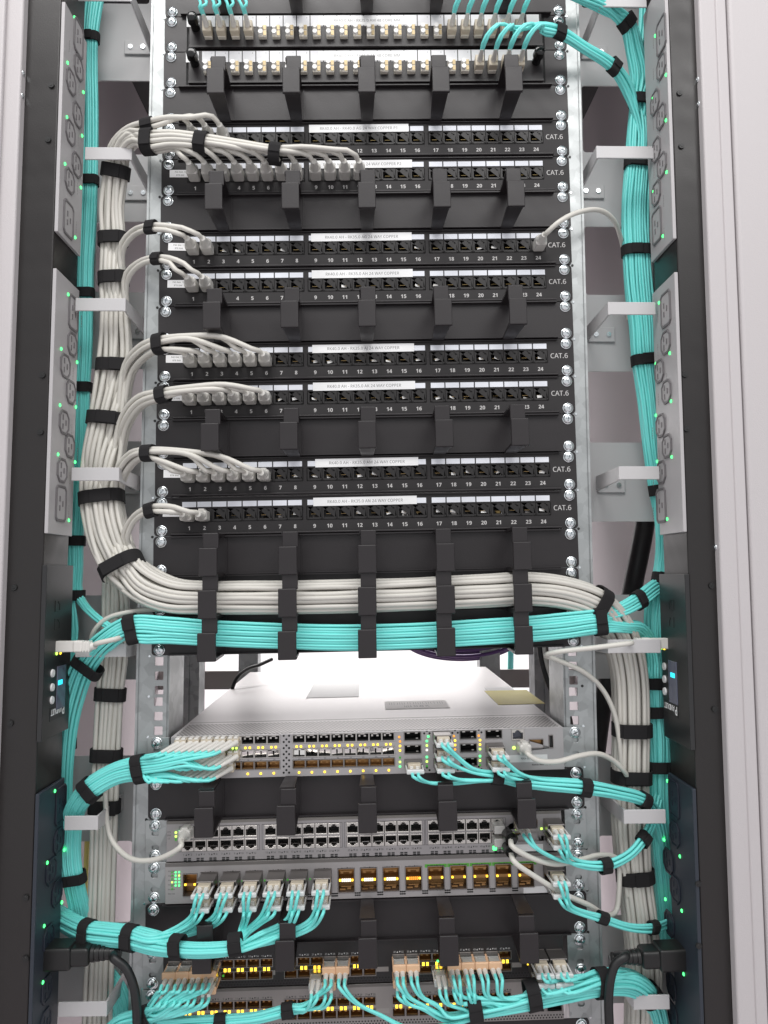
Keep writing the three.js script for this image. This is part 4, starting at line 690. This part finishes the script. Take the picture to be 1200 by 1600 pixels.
const S_LABEL = {
  AL: 'aqua fibre cable in the vertical bundle beside the left power strip', ML: 'aqua fibre cable in the wide horizontal bundle above the silver switch', AR: 'aqua fibre cable in the thick vertical bundle beside the right power strip',
};
function strands(n, legs, key, label, group, d = DA, mat = M.aqua, name = 'fibre_cable', cat = 'fibre cable') { for (let i = 0; i < n; i++) cord({ name, label, category: cat, group, d, mat, key: key + i, starts: [[]], legs }); }
strands(8, [T('AL'), T('AD')], 0, S_LABEL.AL, 'aqua cables of the left vertical bundle');
strands(7, [T('AL'), T('ML', 6), T('MD'), T('AR', 19)], 20, 'aqua fibre cable turning from the left vertical bundle into the horizontal one', 'aqua cables turning at the left');
strands(9, [T('ML'), T('MD'), T('AR', 19)], 40, S_LABEL.ML, 'aqua cables of the wide horizontal bundle');
strands(11, [T('ML'), T('MU')], 60, 'aqua fibre cable of the horizontal bundle leaving upward at the right', 'aqua cables leaving upward at the right');
strands(16, [T('AR')], 100, S_LABEL.AR, 'aqua cables of the right vertical bundle');

// ---- switch cords
function duplex(o, u, x, y, z, kind, legs, key, mid = [], spread = 3.2) {
  const base = Wp(u, x, y, z), flip = o.flip ? Math.PI : 0, L = (a, b, c) => Wp(u, x + a, y + b, z + c); let parts, ex;
  if (kind === 'lc') { parts = [['plug', LCc.body, M.lc], ['latch', LCc.latch, M.bootWhite]]; for (const s of [-3.2, 3.2]) parts.push(o.bent ? ['boot', LCc.bent, M.bootWhite, s, 0, 15] : ['boot', LCc.boot, M.bootWhite, s, 0, 0]); ex = 38; }
  if (kind === 'qsfp') { parts = [['shell', QS.shell, M.darkTin, 0, 0, 0, flip], ['nose', QS.nose, M.lc, 0, 0, 0, flip], ['notch', QS.notch, M.hole, 0, 0, 0, flip], ['clip', QS.clip, M.bootWhite, 0, 0, 0, flip], ['bail', QS.bail, M.bail, 0, 0, 0, flip]]; for (const s of [-3.2, 3.2]) parts.push(['boot', QS.boot, M.bootWhite, s, 0, 0]); ex = 49; }
  if (kind === 'latch') { parts = [['shell', LA.shell, M.tin], ['nose', LA.nose, M.frost], ['bail', LA.bail, o.pale ? M.bail : M.beige, 0, 0, 0, flip]]; for (const s of [-3, 3]) parts.push(['boot', LA.boot, M.bootWhite, s, o.flip ? 2.6 : -2.6, 0]); ex = 45; }
  cord({ name: 'fibre_patch_cable', label: o.label, category: 'fibre cable', group: 'aqua fibre cords', base, parts, d: DA, mat: M.aqua, key, legs,
    starts: [-spread, spread].map((s) => [...(o.bent ? [L(s - 12, -4.6, 31), L(s - 19, -7, 37)] : [L(s, 0, ex - 2), L(s * 0.9, -1.5, ex + 8)]), ...mid.map(([a, b, c]) => P(a + s * 0.8, b + (s > 0 ? 1.2 : 0), c))]) });
}
{ // silver switch, left block: five columns, three rows
  const u = 16, y = (py) => XL(u, 600, py, Z1).y, R = [y(1151), y(1173), y(1190.5)];
  R.forEach((r, i) => { for (let c = 0; c < 5; c++) { if (i === 1 && c < 2) continue; const x = XL(u, sw1Col(c) - (i === 2 ? 8 : 0), 1175, Z1).x;
    const m = [];
    duplex({ bent: 1, label: `aqua fibre cord in the ${ord[c]} column, ${['top', 'middle', 'bottom'][i]} row, of the silver switch` }, u, x, r, Z1 - 4, 'lc', [T('SL', Math.min(3, (c < 1 ? 3 : c < 3 ? 2 : 1) + (i === 2 ? 1 : 0)))], i * 10 + c, m); } });
  const Q = (px) => XL(u, px, 1170, Z1).x, qy = [y(1151.5), y(1172), y(1194)];
  for (const [px, r, k0, mid, lab, fl] of [[645, 2, 1, [[668, 1222, 50], [700, 1224, 48]], 'in the lone lower cage', 1], [690, 0, 1, [[712, 1180, 54], [738, 1200, 50]], 'in the upper cage of the second block'], [690, 1, 1, [[715, 1198, 52], [745, 1208, 48]], 'in the middle cage of the second block'], [690, 2, 1, [[720, 1218, 52], [748, 1219, 48]], 'in the lower cage of the second block', 1], [772, 1, 3, [[792, 1192, 54], [812, 1208, 48]], 'in the middle cage of the last block'], [772, 2, 3, [[795, 1214, 54], [815, 1219, 48]], 'in the lower cage of the last block', 1]])
    duplex({ label: `aqua cord with pale plug ${lab}, silver switch`, flip: fl }, u, Q(px), qy[r], Z1 - 6, 'qsfp', [T('SR', k0)], 40 + qy[r] * 0.5, mid);
}
{ const u = 18, y = (py) => XL(u, 600, py, Z2).y;
  duplex({ label: 'aqua cord in the upper left small cage of the copper switch' }, u, XL(u, 813, 1300, Z2).x, y(1293), Z2 - 4, 'lc', [T('S2', 1)], 10, [[835, 1322, 50], [868, 1341, 44]]);
  duplex({ label: 'aqua cord in the upper right end cage of the copper switch' }, u, XL(u, 863, 1300, Z2).x, y(1293), Z2 - 6, 'qsfp', [T('S2', 1)], 20, [[887, 1332, 50]]);
  duplex({ label: 'aqua cord in the lower right end cage of the copper switch', flip: 1 }, u, XL(u, 863, 1300, Z2).x, y(1313), Z2 - 6, 'qsfp', [T('S2', 1)], 5, [[885, 1342, 48]]);
}
{ const u = 19, y = (py) => XL(u, 600, py, Z3).y;
  for (let c = 0; c < 6; c++) [0, 1].forEach((i) => { const x = XL(u, sw3Col(c), 1375, Z3).x, px = sw3Col(c), f = c < 2;
    duplex({ label: `aqua cord in the ${i ? 'lower' : 'upper'} half of the ${ord[c]} large transceiver from the left`, flip: i }, u, x, y(sw3Row[i]) - (i ? 1.5 : 0), Z3 - 2, 'qsfp', [f ? T('S3', 5) : T('S3', 2)], f ? c * 3 + i : 20 + c * 3 + i,
      f ? [[px - 28, 1433 + i * 12, 50], [px - 62 + (c ? -10 : 0), 1455 + i * 6, 44]] : c < 4 ? [[px - 14 - (c - 2) * 10, 1432 + i * 8, 52], [px - 20 - (c - 2) * 25, 1452 + i * 4, 48]] : [[px - 18, 1436 + i * 12, 52], [px - 60, 1458 + i * 8, 50]]); });
  [0, 1].forEach((i) => duplex({ label: `aqua cord in the ${i ? 'lower' : 'upper'} right end cage of the large transceiver unit`, flip: i }, u, XL(u, 863, 1375, Z3).x, y(sw3Row[i]), Z3 - 6, 'qsfp', [T('S3R', 1)], i ? 1 : 4, [[890, 1413 + i * 8, 46]]));
}
{ const u = 21, y = (py) => XL(u, 600, py, Z4).y, y2 = y(1517), y1 = y(1498);
  const put1 = (k, row, trn, k0, key, mid, lab, pale) => duplex({ label: lab, flip: row, pale }, u, XL(u, sw4Col(k), 1505, Z4).x, row ? y2 : y1, Z4 - 2, 'latch', [T(trn, k0)], key, mid);
  for (let k = 0; k < 4; k++) [0, 1].forEach((r) => { const px = sw4Col(k); put1(k, r, 'S4L', 1, k * 2 + (r ? 0 : 1), [[px - 25 - r * 3, 1551 + r * 24, 51], ...(k > 0 ? [[px - 26 - (px - 252) * 0.5, 1572 + r * 15, 48]] : [])], `aqua cord with orange latch, ${ord[k]} from the left, ${r ? 'lower' : 'upper'} row, dark switch`); });
  [0, 1].forEach((r) => put1(11, r, 'S4M', 0, r ? 6 : 1, [[505 - r * 3, 1548 + r * 26, 50]], `aqua fibre cord with orange latch in the middle pair, ${r ? 'lower' : 'upper'} row, bending left`));
  put1(10, 1, 'S4M', 0, 9, [], 'aqua fibre cord with pale latch left of the middle orange pair, lower row', true);
  put1(12, 0, 'S4R', 0, -40, [[556, 1566, 52], [595, 1586, 50]], 'aqua fibre cord with orange latch in the middle pair, long curve to the right');
  const rr = [[15, 0], [16, 0], [15, 1], [18, 1], [19, 0], [19, 1], [20, 0], [21, 0], [22, 0], [20, 1]];
  rr.forEach(([k, r]) => { const px = sw4Col(k), late = k > 18; put1(k, r, 'S4R', late ? (k > 20 ? 4 : 3) : 1 + (k > 16 ? 1 : 0), k * 2 - r * 12, [[px + 14, 1556 + r * 12, 52], [px + 38, 1570 + (r ? 6 : 0) - (late ? 10 : 0), 50]], `aqua cord with ${k === 18 ? 'pale' : 'orange'} latch, ${ord[11 - (k - 12)]} cage from the right end, ${r ? 'lower' : 'upper'} row, dark switch`, k === 18); });
  [838, 866].forEach((px, c) => [0, 1].forEach((r) => duplex({ label: `aqua cord with large pale plug, ${r ? 'lower' : 'upper'} ${c ? 'outer' : 'inner'} end cage, dark switch`, flip: r }, u, XL(u, px, 1505, Z4).x, r ? y2 : y1, Z4 - 4, 'qsfp', [T('S4R', (c ? 6 : 5) + r)], 60 + c * 3 - r, [])));
}

// ---- single grey cords
const single = (label, pts, base, parts, starts = []) => cord({ name: 'patch_cable', label, category: 'patch cable', base, parts, d: DG, mat: M.grey, key: 0, starts: [[...starts, ...pts.map((q) => P(...q))]] });
for (const s of [-1, 1]) {                          // network plugs of the two power strips
  const q = PXm(s < 0 ? 88 : 1043, s < 0 ? 1010 : 1005, PDU[s].X0 - s * 3), c = q.clone();
  const label = `grey network cord plugged sideways into the ${s < 0 ? 'left' : 'right'} power strip`;
  const t = [], d = (x, y, z) => c.clone().add(V(-s * x, y, z));
  single(label, s < 0 ? [[150, 1006, 40], [182, 998, 36], [204, 990, 10], [212, 975, -2]] : [[985, 1005, 44], [930, 1012, 46], [870, 1019, 40], [853, 1024, 30], [870, 1031, 18], [915, 1052, 4], [942, 1078, -4], [960, 1115, -8], [968, 1160, -10], [972, 1230, -14]], c, [], [d(33, 0, 0), d(42, 0.5, 0)]);
  const o = cords[cords.length - 1]; o.parts = [];
  o.extra = [['plug', [rbox(21, 11.7, 8.6, 1, -s * 9, 0, 0), rbox(10, 12.6, 11, 2, -s * 24, 0, 0)]], ['boot', [rbox(13, 11, 9.6, 2, -s * 31, 0, 0), ...[0, 1, 2, 3].map((i) => rbox(1.5, 11.8, 10.4, 0.5, -s * (27 + i * 3), 0, 0)), new THREE.CylinderGeometry(3, 4.6, 6, 12).rotateZ(s * Math.PI / 2).translate(-s * 40, 0, 0)]]].map(([n, g]) => [n, geo(g), M.bootWhite]);
}
single('grey patch cord looping from the grey bundle end behind the aqua bundle at the left', [[335, 962, 8], [290, 952, 12], [245, 952, 12], [205, 956, 10], [168, 966, 8], [150, 982, 6], [143, 1000, 0], [148, 1020, -10], [160, 1050, -20]], P(335, 962, 8), null);
{ const u = 16, b = XL(u, 817, 1171, Z1), base = Wp(u, b.x, b.y, Z1 - 6); single('grey patch cord in the management port at the right of the silver switch', [[824, 1178, 44], [840, 1188, 44], [870, 1190, 36], [905, 1181, 26], [935, 1178, 14], [958, 1188, 4], [976, 1206, -2], [984, 1225, -14]], base, rjParts(), [Wp(u, b.x, b.y, Z1 + 26)]); }
{ const u = 18, b = XL(u, 293, 1293, Z2), base = Wp(u, b.x, b.y, Z2 - 6); single('grey patch cord looping down from the first port of the copper switch', [[283, 1322, 46], [266, 1334, 42], [238, 1344, 32], [208, 1343, 20], [186, 1328, 6], [172, 1306, -4], [166, 1270, -8], [165, 1240, -14]], base, rjParts(), [Wp(u, b.x - 1, b.y, Z2 + 28)]); }
[[1293, [[800, 1322, 50], [830, 1340, 46], [868, 1350, 36], [905, 1344, 22], [938, 1336, 8], [962, 1340, -2], [975, 1360, -8], [980, 1400, -12]], 'upper'], [1313, [[803, 1346, 50], [840, 1372, 46], [880, 1396, 36], [920, 1414, 22], [948, 1430, 8], [962, 1424, 0], [967, 1395, -6], [968, 1350, -10]], 'lower']].forEach(([py, pts, w]) => {
  const u = 18, b = XL(u, 777, py, Z2), base = Wp(u, b.x, b.y, Z2 - 6);
  single(`grey patch cord with black boot, ${w} last port of the copper switch`, pts, base, [['plug', geo(rbox(11.6, 8.6, 24, 1, 0, 0, 10)), M.frost], ['boot', geo([cyl(6.2, 6.4, 14, 5, -4, 30, 16).rotateY(0.12), cyl(6.4, 3.6, 5, 6.5, -5, 40, 16).rotateY(0.12)]), M.glossBlack]], [Wp(u, b.x + 9, b.y - 5, Z2 + 32)]);
});
resolve();
for (const o of cords) if (o.extra) { const root = scene.children.find((c) => c.userData.label === o.label); for (const [n, g, m] of o.extra) put(n, g, m, root); }

// ---- hook-and-loop ties
strap('B0', 3, 'cable tie on the upper small grey bundle at the AG copper P1 panel', 14); strap('B1', 6, 'cable tie on the grey bundle entering the AG copper panels, left of two', 14); strap('B1', 4, 'middle cable tie on the grey bundle above the P2 patch bay', 14); strap('B1', 2, 'cable tie on the grey bundle above port 7 of the AG copper P2 panel', 13);
const glw = ['', '', 'topmost tie on the thick left grey bundle', '', 'second tie from the top on the thick left grey bundle', 'third tie from the top on the thick left grey bundle', '', 'fourth tie on the thick left grey bundle, beside the AJ copper panel', 'fifth tie on the thick left grey bundle, beside the AK copper panel', '', 'sixth tie on the thick left grey bundle, below the AM cable ring', '', 'lowest tie on the thick left grey bundle, where it turns right'];
glw.forEach((l, k) => l && strap('GL', k, l, 15));
for (const [n, w] of [['B3', 'RK35.0 AG'], ['B4', 'RK35.0 AH'], ['B6', 'RK35.0 AJ'], ['B7', 'RK35.0 AK'], ['B9', 'RK35.0 AM'], ['B10', 'RK35.0 AN']]) strap(n, n === 'B3' || n === 'B4' || n === 'B10' ? 2 : 3, `cable tie on the grey cords leaving the left of the ${w} panel`, 13);
[[12, 'cable tie where the grey bundle leaves the manager at the right'], [16, 'cable tie on the right grey bundle beside the silver switch top'], [17, 'cable tie on the right grey bundle beside the silver switch face'], [19, 'cable tie on the right grey bundle beside the 48 port switch']].forEach(([k, l]) => strap('M6', k, l, 15));
[[3, 'cable tie on the lower left grey bundle beside the square-holed rail'], [4, 'cable tie on the lower left grey bundle beside the silver switch'], [5, 'cable tie on the lower left grey bundle behind the cable ring']].forEach(([k, l]) => strap('GD', k, l, 15));
[[2, 'topmost tie on the left aqua bundle'], [6, 'tie on the left aqua bundle below the ring beside the AG copper panels'], [9, 'tie on the left aqua bundle just above the ring beside the AH copper panel'], [11, 'tie on the left aqua bundle beside the AK copper panel'], [14, 'tie on the left aqua bundle under the lower outlet section'], [16, 'tie on the left aqua bundle beside the sockets of the left network module']].forEach(([k, l]) => strap('AL', k, l, 12));
strap('AD', 3, 'tie on the thin aqua bundle below the left power strip screen', 12);
[[4, 'curved tie where the horizontal aqua bundle turns down at the left'], [6, 'tie at the left end of the wide horizontal aqua bundle'], [18, 'tie at the right end of the wide horizontal aqua bundle']].forEach(([k, l]) => strap('ML', k, l, 13));
strap('MU', 1, 'tie on the aqua cables leaving upward at the right of the horizontal bundle', 12);
[[3, 'topmost tie on the right aqua bundle'], [5, 'second tie from the top on the right aqua bundle'], [7, 'tie on the right aqua bundle beside the RK35.0 AG panel'], [10, 'tie on the right aqua bundle beside the RK35.0 AJ panel'], [13, 'tie on the right aqua bundle under the ring beside the AM panel'], [16, 'tie on the right aqua bundle beside the right network sockets'], [19, 'tie on the right aqua bundle beside the right screen'], [20, 'tie on the right aqua bundle beside the printed word of the right power strip'], [22, 'tie on the right aqua bundle at the top of the right blue outlet section']].forEach(([k, l]) => strap('AR', k, l, 13));
strap('RT', 4, 'tie on the aqua cords from the upper fibre panel at the top right', 13); strap('RF', 2, 'tie on the aqua cords leaving the lower fibre panel over its right end', 13); strap('RF', 4, 'tie on the aqua cords of the lower fibre panel near the right bundle', 12);
strap('SL', 3, 'tie on the aqua fan at the left of the silver switch', 13); strap('SL', 5, 'tie on the aqua cords of the silver switch over the left grey bundle', 13); strap('SL', 9, 'tie on the left aqua bundle beside the 48 port switch', 12);
[[1, 'tie on the aqua cords below the last block of the silver switch'], [4, 'tie on the aqua cords over the right rail below the silver switch'], [6, 'tie on the aqua cords of the silver switch near the right power strip']].forEach(([k, l]) => strap('SR', k, l, 12));
strap('S2', 2, 'tie on the aqua cords hanging from the right end of the 48 port switch'); strap('S2', 4, 'tie on the aqua cords of the 48 port switch near the right power strip');
[[2, 'tie where the cords of the large transceivers gather'], [4, 'tie on the aqua cords above the first orange latches'], [6, 'tie on the aqua cords over the left rail below the large transceivers'], [8, 'tie on the aqua cords over the left grey bundle above the power plug']].forEach(([k, l]) => strap('S3', k, l, 13));
strap('S3R', 1, 'tie on the two aqua cords at the right below the large transceivers'); strap('S3R', 3, 'tie on the aqua cords above the right power plug');
strap('S4M', 1, 'tie on the aqua cords at the bottom centre left'); strap('S4M', 3, 'tie on the aqua cords at the bottom left of centre'); strap('S4L', 1, 'tie on the aqua cords at the bottom left corner of the switches');
[[2, 'tie on the aqua cords at the bottom right of centre'], [4, 'tie on the thick aqua bundle below the right pale plugs'], [6, 'tie on the thick aqua bundle behind the right power cord'], [8, 'tie on the thick aqua bundle above the lowest right ring']].forEach(([k, l]) => strap('S4R', k, l, 14));

// ---- power plugs
for (const s of [-1, 1]) {
  const q = s < 0 ? PXm(76, 1492, PDU[-1].X0 + 3) : PXm(1064, 1492, PDU[1].X0 - 3), t = thing('power_plug', `black power plug with ribbed boot and cord in the ${s < 0 ? 'left' : 'right'} blue outlet section`, 'power plug', q);
  const k = -s, tilt = s < 0 ? 0.02 : -0.03, R = (g) => g.rotateZ(tilt * -s);
  part('plug_body', [R(rbox(30, 23, 27, 3, k * 12, 0, 0, 2)), R(rbox(22, 19, 22, 4, k * 34, 0, 0, 2))], M.plasticBlack, t);
  part('boot', [...Array(6)].map((_, i) => R(new THREE.CylinderGeometry(8.4 - i * 0.55, 8.4 - i * 0.55, 3.4, 16).rotateZ(Math.PI / 2).translate(k * (47 + i * 5.2), 0, 0))).concat([R(new THREE.CylinderGeometry(k > 0 ? 5 : 7.4, k > 0 ? 7.4 : 5, 32, 16).rotateZ(-Math.PI / 2).translate(k * 59, 0, 0))]), M.plasticBlack, t);
  const pts = (s < 0 ? [[178, 1497, 46], [196, 1512, 48], [208, 1538, 50], [213, 1570, 50], [214, 1660, 48]] : [[978, 1494, 46], [962, 1506, 48], [954, 1530, 50], [951, 1565, 50], [956, 1660, 48]]).map((a) => P(...a).sub(q));
  part('cord', [tube([V(k * 70, 0, 0), ...pts], 4.6, 40, 12)], M.cordBlack, t);
}

scene.traverse((o) => { if (o.isMesh) o.castShadow = o.receiveShadow = true; });
renderer.render(scene, camera);
